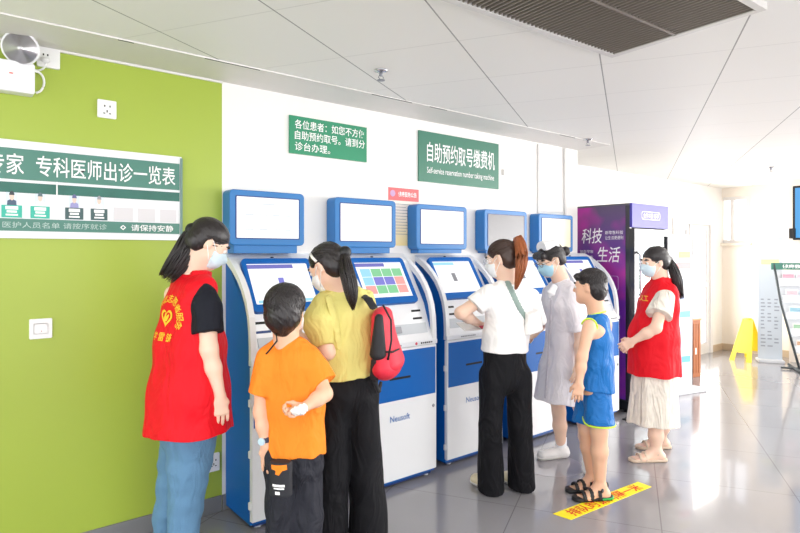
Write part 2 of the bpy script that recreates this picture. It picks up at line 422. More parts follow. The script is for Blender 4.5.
def press(v, f, data, origin, ex, ey, direction, lift=.002, size=.02):
    """lays flat glyphs onto a cloth surface by dropping them along a direction"""
    bm = bmesh.new(); ex, ey, origin, dr = (np.asarray(q, float) for q in (ex, ey, origin, direction))
    vs = [bm.verts.new(tuple(origin+ex*q[0]+ey*q[1])) for q in data[0]]
    for q in data[1]:
        try: bm.faces.new([vs[i] for i in q])
        except ValueError: pass
    bmesh.ops.triangulate(bm, faces=bm.faces)
    bmesh.ops.subdivide_edges(bm, edges=[e for e in bm.edges if e.calc_length() > size], cuts=2)
    bmesh.ops.triangulate(bm, faces=bm.faces)
    tree = BVHTree.FromPolygons([tuple(x) for x in v], [tuple(int(i) for i in q) for q in f]); d = Vector(tuple(unit(dr)))
    dead = []
    for x in bm.verts:
        h = tree.ray_cast(x.co-d*.4, d)
        if h[0] is None: dead.append(x)
        else: x.co = h[0]-d*lift
    bmesh.ops.delete(bm, geom=dead, context='VERTS')
    bm.verts.index_update(); V_ = np.array([x.co[:] for x in bm.verts]); F_ = np.array([[x.index for x in q.verts] for q in bm.faces]); bm.free()
    return V_, F_

# ------------------------------------------------------------------ materials in use
white_paint = mat('wall_white', 'f1efeb', .55, noise=.015, nscale=2)
M_green = mat('wall_green', 'a4b846', .38, noise=.05, nscale=1.3, spec=.5)
M_white = mat('white_powder_coat', 'edeef0', .35, coat=.3)
M_blue = mat('blue_coat', '0660b2', .4, spec=.3)
M_blue2 = mat('blue_plastic', '3279ba', .35, spec=.35)
M_navy = mat('navy_coat', '143a7c', .4)
M_black = mat('black_plastic', '15161a', .45)
M_dark = mat('dark_slot', '0b0c10', .6)
M_chrome = mat('chrome', 'c8c8cc', .18, metal=1)
M_steel = mat('steel', '9a9ca2', .35, metal=1)
M_plastic = mat('white_plastic', 'f2f2f2', .3)
M_sign_green = mat('sign_green', '2c9068', .4)
M_sign_green2 = mat('sign_dark_green', '3d7c66', .4)
M_letter = mat('white_letter', 'fbfbfb', .5)
M_base = mat('baseboard_grey', '7c7d80', .35, noise=.06)
M_paper = mat('paper', 'f5f3f0', .7)
M_grey_text = mat('grey_print', '8d9096', .7)
M_red_text = mat('red_print', 'd62a20', .6)
M_yellow = mat('yellow_plastic', 'f8d81c', .35)
M_glass = mat('pane_glass', 'ffffff', .03, trans=1)
mat('eye_white', 'f0ece8', .2); mat('iris', '1c120d', .15); mat('elastic', 'f4f4f4', .8)
def hair_mat(name, col, col2, rough=.33):
    m = mat(name, col, rough); nt = m.node_tree; b = nt.nodes['Principled BSDF']; tc = nt.nodes.new('ShaderNodeTexCoord')
    mp = nt.nodes.new('ShaderNodeMapping'); mp.inputs['Scale'].default_value = (220, 220, 14); nt.links.new(tc.outputs['Object'], mp.inputs[0])
    n = nt.nodes.new('ShaderNodeTexNoise'); n.inputs['Scale'].default_value = 1; n.inputs['Detail'].default_value = 4; nt.links.new(mp.outputs[0], n.inputs['Vector'])
    cr = nt.nodes.new('ShaderNodeMix'); cr.data_type = 'RGBA'; nt.links.new(n.outputs['Fac'], cr.inputs[0]); cr.inputs[6].default_value = lin(col); cr.inputs[7].default_value = lin(col2)
    nt.links.new(cr.outputs[2], b.inputs['Base Color'])
    bp = nt.nodes.new('ShaderNodeBump'); bp.inputs['Strength'].default_value = .6; bp.inputs['Distance'].default_value = .004
    nt.links.new(n.outputs['Fac'], bp.inputs['Height']); nt.links.new(bp.outputs[0], b.inputs['Normal']); return m
M_hair = hair_mat('hair_black', '120f10', '2e2728'); M_hair_br = hair_mat('hair_brown', '7c4020', 'bc6c3c')
M_hair_dk = hair_mat('hair_dark_brown', '2a1a14', '4a3024')

# ------------------------------------------------------------------ the room
GA = TH-math.radians(21.8)                    # the building grid runs at this angle to the kiosk wall
gd = np.array([math.cos(GA), math.sin(GA)]); hd = np.array([-math.sin(GA), math.cos(GA)])
CEIL = zat(onY(222, WY), WY, 81)
def ceil_pt(u, v): d = F_PX*(CAM_H-CEIL)/(v-HOR); return J(u, v, d)
def floor_pt(u, v): return J(u, v, F_PX*CAM_H/(v-HOR))
fp = floor_pt(521, 494)[:2]; fq = floor_pt(600, 470)[:2]
M_floor = grid_mat('polished_tiles', '8f8d90', '6f6d6f', .8, GA, (fq@gd, fp@hd), .006, .16, (.7, .9), spec=.6, noise=.06, nscale=2.2, coat=.35)
cq = ceil_pt(465.5, 50)[:2]; cg = ceil_pt(250/2, 38)[:2]
M_ceil = grid_mat('ceiling_panels', 'eeece8', '918f8c', .62, GA, (cg@gd, cq@hd), .007, .55, (.22, .9), spec=.4, noise=.01, nscale=.8)
M_soffit = mat('soffit_paint', 'dedbd7', .5, noise=.02)
XE, XR, YD = 9.65, 4.92, 3.85                  # end wall, recess start, door wall
XL, YB = -3.2, -5.5
struct(B().box(XL, XE+.2, YB, YD+.2, -.12, 0).obj('floor', M_floor))
struct(B().box(XL, XE+.2, YB, YD+.2, CEIL, CEIL+.15).obj('ceiling', M_ceil))
xg = onY(222, WY)
struct(B().box(XL, xg, WY, WY+.2, 0, CEIL).obj('wall_green', M_green), 'lime green painted wall')
struct(B().box(xg, XR, WY, WY+.2, 0, CEIL).box(XR-.15, XR, WY+.2, YD+.2, 0, CEIL).obj('wall_back', white_paint))
struct(B().box(XL, xg-.005, WY-.012, WY, 0, .095).obj('baseboard_left', M_base, bevel=.003))
struct(B().box(xg+.0, XR, WY-.012, WY, 0, .095).obj('baseboard_back', M_base, bevel=.003))
# border strip of the ceiling along the wall, with its bright angle and dark open joint
ys0 = 2.95
struct(B().box(XL, XR, ys0, WY, CEIL-.005, CEIL).obj('trim_1', M_soffit), 'plain strip of ceiling along the wall')
struct(B().box(XL, xg+.4, ys0-.006, ys0-.002, CEIL-.007, CEIL).obj('trim_2', mat('trim_white', 'e6e4e1', .4)), 'thin white angle at the ceiling edge')
struct(B().box(XL, xg, WY-.012, WY, CEIL-.016, CEIL-.005).obj('trim_3', MATS['trim_white']), 'thin white angle on the green wall')
gapb = B()
for (ua, va, ub, vb) in ((118, 39, 134, 43), (205, 60, 260, 71), (372, 101, 412, 106), (430, 108, 447, 111), (560, 132, 575, 134)):
    xa, xb = onY(ua, 2.955), onY(ub, 2.955); gapb.box(xa, xb, 2.952, 2.960, CEIL-.0065, CEIL-.004)
struct(gapb.obj('trim_4', M_dark), 'dark open joints between strip and panels')
# door wall and end wall
dx0, dx1 = onY(672, YD), onY(711, YD)
zd = zat(dx0, YD, 218)
o = B().box(XR, dx0, YD, YD+.2, 0, CEIL).box(dx1, XE, YD, YD+.2, 0, CEIL).box(dx0, dx1, YD, YD+.2, zd, CEIL).obj('wall_far', white_paint); struct(o)
fr = B(); t = .07
fr.box(dx0, dx0+t, YD-.03, YD+.08, 0, zd).box(dx1-t, dx1, YD-.03, YD+.08, 0, zd).box(dx0+t, dx1-t, YD-.03, YD+.08, zd-t, zd)
xm = onY(690, YD); fr.box(xm-.03, xm+.03, YD-.02, YD+.06, 0, zd-t)
M_fr = mat('door_frame_white', 'e9e6e4', .35)
door = struct(fr.obj('door_1', M_fr, bevel=.004), 'white framed glass door')
lf = B()
for (a, b) in ((dx0+t, xm-.03), (xm+.03, dx1-t)):
    lf.box(a, a+.07, YD, YD+.04, 0, zd-t).box(b-.07, b, YD, YD+.04, 0, zd-t).box(a+.07, b-.07, YD, YD+.04, zd-t-.08, zd-t).box(a+.07, b-.07, YD, YD+.04, .0, .16).box(a+.07, b-.07, YD, YD+.04, 1.0, 1.08)
lf.obj('door_leaf', M_fr, door, bevel=.003)
B().box(dx0+t+.07, xm-.1, YD+.015, YD+.025, .16, zd-t-.08).box(xm+.1, dx1-t-.07, YD+.015, YD+.025, .16, zd-t-.08).obj('door_pane', M_glass, door)
hx = xm-.07; B().tube([(hx, YD-.005, .92), (hx, YD-.055, .95), (hx, YD-.06, 1.1), (hx, YD-.055, 1.25), (hx, YD-.005, 1.28)], .016).obj('door_handle', mat('red_handle', 'd5505a', .4), door, True)
yw0, yw1 = onX(749, XE), onX(713.5, XE); zw = zat(XE, (yw0+yw1)/2, 243); zt = CEIL-.14
yc = onX(783, XE)
# big window bay further right, outside the frame, lets the daylight in
BW = (-4.6, 1.3)
we = B().box(XE, XE+.2, yw1, YD, 0, CEIL).box(XE, XE+.2, yw0, yw1, 0, zw).box(XE, XE+.2, yw0, yw1, zt, CEIL).box(XE, XE+.2, BW[1], yw0, 0, CEIL)
we.box(XE, XE+.2, YB, BW[0], 0, CEIL).box(XE, XE+.2, BW[0], BW[1], 0, .25).box(XE, XE+.2, BW[0], BW[1], CEIL-.1, CEIL)
struct(we.obj('wall_end', mat('wall_cream', 'f2e9dd', .6, noise=.02)))
def window(n, y0, y1, z0, z1, k):
    w = B().ring([(y0, z0), (y1, z0), (y1, z1), (y0, z1)], [(y0+.05, z0+.05), (y1-.05, z0+.05), (y1-.05, z1-.05), (y0+.05, z1-.05)], 'x', XE+.03, XE+.11)
    for i in range(1, k): y = y0+(y1-y0)*i/k; w.box(XE+.04, XE+.10, y-.025, y+.025, z0+.05, z1-.05)
    w = struct(w.obj('window_%d' % n, M_fr), 'white framed window'); B().box(XE+.065, XE+.072, y0+.05, y1-.05, z0+.05, z1-.05).obj('pane', M_glass, w)
    B().box(XE-.06, XE+.03, y0-.03, y1+.03, z0-.04, z0).obj('window_sill', mat('sill', 'e8e0d2', .4), w)
window(1, yw0, yw1, zw, zt, 2); window(2, BW[0], BW[1], .25, CEIL-.1, 4)
struct(B().box(XE-.014, XE, BW[1], YD, 0, .1).box(dx1, XE-.014, YD-.014, YD, 0, .1).obj('baseboard_end', mat('base_tan', 'c9b49a', .5)))
# column that carries the television
cy1 = onX(789, 9.3)
struct(B().box(9.3, 9.65, cy1-.5, cy1, 0, CEIL).obj('wall_column', MATS['wall_cream']), 'cream column at the right')

# ------------------------------------------------------------------ ceiling fittings
g0 = ceil_pt(612, 52); ga = math.radians(-3.0); e1 = np.array([-math.cos(ga), -math.sin(ga), 0]); e2 = np.array([math.sin(ga), -math.cos(ga), 0])
t = empty('ceiling_grille', (g0[0], g0[1], CEIL), 'large dark return-air grille with a white frame in the ceiling', 'ceiling vent')
GL, GW = 1.9, float((ceil_pt(768, 3)-g0)@e2); GD = float((ceil_pt(675, 29)-g0)@e2)
Mg = Matrix(((e1[0], e2[0], 0, 0), (e1[1], e2[1], 0, 0), (0, 0, 1, 0), (0, 0, 0, 1)))
B().ring([(0, 0), (GL, 0), (GL, GW), (0, GW)], [(.03, .03), (GL-.03, .03), (GL-.03, GW-.03), (.03, GW-.03)], 'z', -.03, 0).obj('frame', mat('grille_frame', 'd8d5d2', .4), t, M=Mg)
B().box(.03, GL-.03, .03, GW-.03, -.004, 0).obj('dark_cavity', M_dark, t, M=Mg)
sl = B(); n = 74
for i in range(n):
    x = .035+(GL-.07)*i/(n-1); sl.box(x-.0028, x+.0028, .03, GW-.03, -.026, -.005)
sl.obj('slats', mat('grille_slat', '827970', .45), t, M=Mg)
B().box(.03, GL-.03, GD-.006, GD+.006, -.029, -.008).obj('divider', MATS['grille_slat'], t, M=Mg)
def sprinkler(u, v, s, label):
    p = ceil_pt(u, v); t = empty('sprinkler', (p[0], p[1], CEIL), label, 'sprinkler', 'ceiling sprinklers')
    B().lathe([(.034*s, 0), (.036*s, -.006), (.02*s, -.014), (.008*s, -.016)]).obj('flange', M_chrome, t, True)
    B().lathe([(.009*s, -.014), (.009*s, -.034), (.005*s, -.036)]).tube([(.009*s, 0, -.03), (.016*s, 0, -.042), (.006*s, 0, -.056)], .0025).tube([(-.009*s, 0, -.03), (-.016*s, 0, -.042), (-.006*s, 0, -.056)], .0025).obj('nozzle', M_steel, t, True)
    B().lathe([(.003*s, -.054), (.02*s, -.056), (.02*s, -.059), (.003*s, -.06)], 16).obj('deflector', M_steel, t, True)
sprinkler(381, 70, 1.1, 'chrome sprinkler head on the ceiling panel above the small green notice')
sprinkler(588, 139, 1.2, 'small sprinkler head on the ceiling above the dark green bilingual sign')
sprinkler(771, 167, 1.4, 'tiny distant sprinkler head on the bright ceiling at the far right')

# ------------------------------------------------------------------ things on the green wall
def wbox(name, u0, u1, v0, v1, dep, m, label, cat, group=None, bev=.004):
    (xa, za), (xb, _) = wall_pt(u0, v0), wall_pt(u1, v0); um = (u0+u1)/2; xm_ = (xa+xb)/2
    z1, z0 = zat(xm_, WY, v0), zat(xm_, WY, v1)
    t = empty(name, (xm_, WY, (z0+z1)/2), label, cat, group); w, h = xb-xa, z1-z0
    B().prism(rrect(-w/2, w/2, -h/2, h/2, min(.006, w/5)), 'y', -dep, 0).obj('faceplate', m, t, bevel=.002); return t, w, h
def holes(t, pts, dep, r=.0035, m=None):
    b = B()
    for (x, z, w, h) in pts: b.box(x-w/2, x+w/2, -dep-.0012, -dep+.001, z-h/2, z+h/2)
    b.obj('socket_holes', m or M_dark, t)
five = lambda s: [(-.010*s, .013*s, .006, .009), (.012*s, .013*s, .006, .009), (0, -.010*s, .005, .012), (-.012*s, -.020*s, .009, .005), (.012*s, -.020*s, .009, .005)]
t, w, h = wbox('wall_socket', 97, 116, 100.5, 118.5, .012, M_plastic, 'white square power socket on the green wall above the doctor board', 'socket', 'wall sockets')
holes(t, five(1.15), .012)
t, w, h = wbox('wall_socket', 36.5, 59.5, 49, 68.5, .018, M_plastic, 'white power socket under the ceiling with the emergency light plugged in', 'socket', 'wall sockets')
holes(t, [(-.022, .012, .006, .009), (-.004, .012, .006, .009)], .018)
B().box(-.034, .004, -.034, -.017, -.026, -.002, .004).obj('plug', M_plastic, t, True)
t, w, h = wbox('wall_switch', 29, 52, 318.5, 338.5, .010, M_plastic, 'white wall switch plate low on the green wall', 'switch')
B().box(-.030, .030, -.013, -.009, -.026, .026, .002).obj('rocker', M_plastic, t)
holes(t, [(.002, -.012, .004, .004)], .012, m=mat('red_dot', 'b04040'))
t, w, h = wbox('wall_socket', 207, 219, 453, 471, .012, M_plastic, 'white power socket near the floor behind the leftmost red-vested woman', 'socket', 'wall sockets')
holes(t, five(1), .012)
# emergency light
xa, xb = onY(-14, WY), onY(33, WY); xm_ = (xa+xb)/2; z1, z0 = zat(xm_, WY, 64), zat(xm_, WY, 94.5)
t = empty('emergency_light', (xm_, WY, (z0+z1)/2), 'white emergency light box with a round chrome lamp on top, high on the green wall', 'light'); w, h = xb-xa, z1-z0
B().prism(rrect(-w/2, w/2, -h/2, h/2, .012), 'y', -.075, 0).obj('housing', mat('ivory_plastic', 'eeeef2', .35), t, bevel=.006)
B().box(-.03, .03, -.077, -.074, -.035, .04, .001).box(-.012, .012, -.079, -.076, -.02, .022, .001).obj('label_plate', M_plastic, t)
B().box(-.01, .005, -.0795, -.078, .008, .013).obj('red_indicator', M_red_text, t)
lx = onY(20, WY-.05)-xm_; lz = zat(onY(20, WY-.05), WY-.05, 50)-(z0+z1)/2
Ml = Matrix.Translation((lx, -.085, lz)) @ Matrix.Rotation(math.radians(112), 4, 'X') @ Matrix.Rotation(math.radians(-14), 4, 'Y')
B().lathe([(.02, -.05), (.055, -.03), (.075, 0), (.079, .012), (.076, .016)], 32, Ml).obj('lamp_head', mat('ivory_plastic', 'eeeef2'), t, True)
B().lathe([(.0, .004), (.03, .002), (.05, .010), (.068, .017), (.070, .0175)], 32, Ml).lathe([(.002, .006), (.016, .008), (.014, .022), (.002, .026)], 16, Ml).obj('reflector', mat('lamp_reflector', 'd8d6dc', .28, metal=.7), t, True)
B().tube([(lx, -.05, lz-.06), (lx, -.045, h/2-.01)], [.014, .02]).obj('swivel_neck', M_plastic, t, True)
def cord(name, pts, r, m, label, parent=None, cat='cable'):
    pts = [Vector(p) for p in pts]; out = []
    for i in range(len(pts)-1):
        p0, p1, p2, p3 = pts[max(i-1, 0)], pts[i], pts[i+1], pts[min(i+2, len(pts)-1)]
        for k in range(8):
            s = k/8; out.append(.5*((2*p1)+(-p0+p2)*s+(2*p0-5*p1+4*p2-p3)*s*s+(-p0+3*p1-3*p2+p3)*s**3))
    out.append(pts[-1]); o = B().tube(out, r, 8).obj(name, m, parent, True)
    if not parent: tag(o, label, cat)
    return o
WP = lambda u, v, y=0.01: (onY(u, WY-y), WY-y, zat(onY(u, WY-y), WY-y, v))
off = Vector((xm_, WY, (z0+z1)/2))
cord('power_cord', [Vector(WP(*q))-off for q in ((46, 63, .03), (44, 68, .03), (38, 70.5), (32, 68.5), (28, 65), (26, 60, .03))], .0045, M_plastic, '', t)
cord('supply_cord', [Vector(WP(*q))-off for q in ((36, 93), (41, 90.5), (44, 84), (43, 77), (39, 72.5), (34, 71, .02))], .0055, M_plastic, '', t)

# doctors' board
bx1 = onY(180.5, WY); bx0 = onY(-60, WY)
zt_, zb_ = zat(bx1, WY, 157.5), zat(bx1, WY, 240.5)
t = empty('notice_board', ((bx0+bx1)/2, WY, (zt_+zb_)/2), 'long white and green board listing doctors on duty on the green wall', 'notice board')
W2, H2 = (bx1-bx0)/2, (zt_-zb_)/2
B().box(-W2, W2, -.018, 0, -H2, H2).obj('board_panel', mat('board_white', 'e9ebee', .3), t)
B().box(W2-.008, W2+.004, -.024, 0, -H2, H2-.008).obj('edge_rail', mat('grey_green', '6b8b84', .4), t)
zrow = lambda f: H2-2*H2*f
Mbg = mat('board_green', '4b8274', .35); Mbg2 = mat('board_dark_green', '2f6b5f', .45, noise=.25, nscale=14)
B().box(-W2, W2-.012, -.021, -.017, zrow(.40), zrow(.085)).obj('title_band', Mbg, t)
B().box(-W2, W2-.012, -.021, -.017, zrow(.535), zrow(.43)).obj('upper_strip', Mbg2, t)
B().box(-W2, W2-.012, -.021, -.017, zrow(.925), zrow(.80)).obj('footer_band', Mbg, t)
ux = lambda u: onY(u, WY)-(bx0+bx1)/2
B().box(ux(55.5), ux(56.8), -.025, -.017, zrow(.80), zrow(.40)).obj('divider', M_plastic, t)
zc = zrow(.245); hh = .215*2*H2
def bt(body, ua, ub, zc, hh, m=M_letter, weight=.007):
    flat_text('lettering', fit_text(body, ux(ub)-ux(ua), hh, weight), m, t, ((ux(ua)+ux(ub))/2, -.021, zc), (1, 0, 0), (0, 0, 1))
bt('专科医师出诊一览表', 35.5, 174, zc, hh); bt('专家', -14, 23.5, zc, hh)
bt('请保持安静', 130, 172, zrow(.863), .075*2*H2); bt('⋄', 119, 125, zrow(.863), .06*2*H2)
bt('医护人员名单 请按序就诊', 2, 106, zrow(.863), .062*2*H2, mat('pale_letter', 'b9cfc9', .5), 0)
Mtl = mat('teal_plate', '35b5a0', .4); Mdt = mat('dark_plate', '3d5a5c', .4); Mph = mat('photo_blue', 'd8e2ee', .4); Mskin0 = mat('photo_skin', 'e8cdbd', .5); Mh0 = mat('photo_hair', '3a3f48', .5); Mcoat = mat('photo_coat', 'f2f4f6', .5)
def card(ua, ub, plate, hairs, body, plate2=True):
    t2 = B().box(ux(ua), ux(ub), -.0215, -.0175, zrow(.79), zrow(.70 if False else .665)).obj('name_plate', plate, t)
    a, b = ux(ua), ux(ub); w = b-a; z1_ = zrow(.665); z0_ = zrow(.79); q = B()
    for (f, hgt, ww) in ((.22, .016, .62), (.52, .010, .5), (.78, .008, .6)):
        zz = z1_+(z0_-z1_)*f; q.box(a+w*(.5-ww/2), a+w*(.5+ww/2), -.0223, -.0215, zz-hgt/2, zz+hgt/2)
    q.obj('print', M_letter, t2)
    ph = B().box(a+w*.22, b-w*.22, -.0205, -.0175, z1_, zrow(.505)).obj('portrait', Mph, t)
    cx, pw, ph_ = (a+b)/2, w*.56, zrow(.505)-z1_
    B().prism([(cx-pw*.42, z1_), (cx+pw*.42, z1_), (cx+pw*.38, z1_+ph_*.28), (cx+pw*.1, z1_+ph_*.38), (cx-pw*.1, z1_+ph_*.38), (cx-pw*.38, z1_+ph_*.28)], 'y', -.0212, -.0204).obj('coat', body, ph)
    el_ = lambda rx, rz, cz, a0=0, a1=360: [(cx+rx*math.cos(math.radians(a0+(a1-a0)*k/16)), cz+rz*math.sin(math.radians(a0+(a1-a0)*k/16))) for k in range(17 if a1-a0 < 360 else 16)]
    B().prism(el_(pw*.21, ph_*.26, z1_+ph_*.56), 'y', -.0216, -.0206).obj('face', Mskin0, ph)
    B().prism(el_(pw*.23, ph_*.26, z1_+ph_*.64, 0, 180), 'y', -.0220, -.0208).obj('hair', hairs, ph)
card(-28, -7, Mtl, Mh0, Mcoat); card(1, 21.5, Mtl, Mh0, mat('photo_navy', '4a6078', .5)); card(30, 49, Mtl, mat('photo_hair2', '5a7078', .5), Mcoat)
card(64.5, 82.5, Mdt, mat('photo_hair3', '6a6a98', .5), mat('photo_violet', '9a98c8', .5)); card(90, 106.5, Mdt, mat('photo_hair4', '9a9aa0', .5), Mcoat)
for (a, b) in ((113, 132), (137, 154), (159, 175)):
    B().box(ux(a), ux(b), -.0205, -.0175, zrow(.79), zrow(.64)).obj('empty_slot', mat('slot_grey', 'd9d7da', .4), t)

# ------------------------------------------------------------------ signs on the white wall
def sign(u0, v0, v0b, u1, v1, v1b, m, label, lines, group=None, cat='sign'):
    xa, xb = onY(u0, WY), onY(u1, WY); za, zb = zat(xa, WY, v0), zat(xa, WY, v0b); zc_, zd_ = zat(xb, WY, v1), zat(xb, WY, v1b)
    zt2, zb2 = (za+zc_)/2, (zb+zd_)/2; cx, cz = (xa+xb)/2, (zt2+zb2)/2
    t = empty('wall_sign', (cx, WY, cz), label, cat, group); w, h = xb-xa, zt2-zb2
    B().box(-w/2, w/2, -.012, 0, -h/2, h/2).obj('sign_panel', m, t, bevel=.001)
    for (body, x0, x1, y0, y1, wt) in lines:      # fractions of the panel, y from the top
        flat_text('lettering', fit_text(body, (x1-x0)*w, (y1-y0)*h, wt), M_letter, t, ((x0+x1)/2*w-w/2, -.012, h/2-(y0+y1)/2*h), (1, 0, 0), (0, 0, 1))
    return t, w, h
sign(288.7, 115, 153, 365.8, 128, 162.5, M_sign_green, 'small green notice with three lines of white characters above the first monitors',
     [('各位患者：如您不方便', .06, .97, .09, .33, .007), ('自助预约取号。请到分', .06, .97, .38, .62, .007), ('诊台办理。', .06, .50, .68, .91, .007)])
sign(417.8, 129.5, 181, 497.7, 145, 189.5, M_sign_green2, 'dark green sign with large white characters and a line of English above the monitors',
     [('自助预约取号缴费机', .09, .94, .20, .60, .008), ('Self-service reservation number taking machine', .09, .93, .70, .86, .004)])
# poster between the second and third monitors
xa, xb = onY(388, WY), onY(418.5, WY); zt2, zb2 = zat(xa, WY, 187), zat(xa, WY, 245.5)
t = empty('wall_poster', ((xa+xb)/2, WY, (zt2+zb2)/2), 'red and yellow paper poster with a round emblem between the second and third monitors', 'poster'); w, h = xb-xa, zt2-zb2
def grad(name, c0, c1, axis=2, lo=-.5, hi=.5, ring=None):
    m = mat(name, c0, .55); nt = m.node_tree; tc = nt.nodes['Texture Coordinate'] if 'Texture Coordinate' in nt.nodes else nt.nodes.new('ShaderNodeTexCoord')
    s = nt.nodes.new('ShaderNodeSeparateXYZ'); nt.links.new(tc.outputs['Object'], s.inputs[0]); mr = nt.nodes.new('ShaderNodeMapRange')
    mr.inputs['From Min'].default_value = lo; mr.inputs['From Max'].default_value = hi; nt.links.new(s.outputs[axis], mr.inputs['Value'])
    mx = nt.nodes.new('ShaderNodeMix'); mx.data_type = 'RGBA'; nt.links.new(mr.outputs[0], mx.inputs[0]); mx.inputs[6].default_value = lin(c0); mx.inputs[7].default_value = lin(c1)
    nt.links.new(mx.outputs[2], nt.nodes['Principled BSDF'].inputs['Base Color']); return m
B().box(-w/2, w/2, -.002, 0, -h/2, h/2).obj('sheet', grad('poster_sheet', 'f3dc9a', 'f6ece2', 2, -h/2, .05), t)
B().box(-w/2, w/2, -.003, -.002, h*.28, h/2).obj('red_header', mat('poster_red', 'dd6a6c', .5), t)
B().prism([(-w*.36+.024*math.cos(a*.5236), h*.40+.024*math.sin(a*.5236)) for a in range(12)], 'y', -.0045, -.003).obj('round_emblem', mat('emblem_lilac', 'c9a0c8', .5), t)
flat_text('lettering', fit_text('健康服务公告', w*.6, h*.09, .01), M_letter, t, (w*.12, -.003, h*.395), (1, 0, 0), (0, 0, 1))
q = B()
for i in range(11):
    z = h*.22-i*h*.052; q.box(-w*.36+(i % 3)*.004, w*(.34-.09*((i*7) % 4)), -.003, -.002, z-.0018, z+.0018)
q.obj('print', M_grey_text, t)
# thin wall conduit, small stickers
tag(B().box(onY(563.2, WY), onY(564.8, WY), WY-.02, WY, 1.6, CEIL-.012).box(onY(538, WY), onY(563, WY), WY-.012, WY, 1.90, 1.915).box(onY(537, WY), onY(538.5, WY), WY-.014, WY, 1.80, CEIL-.02).obj('wall_conduit', mat('conduit_white', 'd9d7d4', .5)), 'thin white cable conduit running down the white wall beside the last monitor', 'conduit')
tag(B().box(onY(497.5+4, WY), onY(504, WY), WY-.004, WY, zat(onY(500, WY), WY, 175), zat(onY(500, WY), WY, 169)).obj('wall_sticker', mat('sticker_grey', 'b8b4b0', .6)), 'tiny grey label stuck on the wall beside the dark green sign', 'sticker')

# ------------------------------------------------------------------ self-service kiosks
ARC = [(0, .02), (0, .93), (.001, 1.0), (.008, 1.09), (.024, 1.17), (.054, 1.245), (.097, 1.315), (.148, 1.372), (.215, 1.43), (.29, 1.48), (.36, 1.515)]
FACE = [(0, .93), (.006, .948), (.036, 1.0), (.072, 1.10), (.098, 1.172), (.284, 1.472), (.36, 1.515)]
def emis(name, c, s):
    m = mat(name, c, .25, emit=s); m.node_tree.nodes['Principled BSDF'].inputs['Base Color'].default_value = (.02, .02, .02, 1); return m
E_scr = emis('screen_white', 'fbfdff', .9); E_scr2 = emis('screen_cream', 'f6eecb', .7); E_dark = mat('screen_off', '57555a', .25)
E_lav = emis('screen_lavender', '8583dc', .6); E_cy = emis('screen_cyan', '9edcf0', .82); E_gr = emis('screen_mint', '86d09a', .82); E_pu = emis('screen_violet', '7f7fd6', .82); E_pk = emis('screen_pink', 'f0a8a2', .82); E_tl = emis('screen_teal', '6fcfc4', .7); E_gy = emis('screen_grey', 'a8a8ae', .5)
S0, S1 = np.array([.098, 1.190]), np.array([.270, 1.466])      # lower and upper edge of the touch screen (depth, height)
sv = unit(S1-S0); SL = float(np.linalg.norm(S1-S0)); sn = np.array([-sv[1], sv[0]])
SM = Matrix(((1, 0, 0, 0), (0, -sn[0]*-1, sv[0], S0[0]), (0, -sn[1]*-1, sv[1], S0[1]), (0, 0, 0, 1)))   # x across, y out of the kiosk, z up the slope
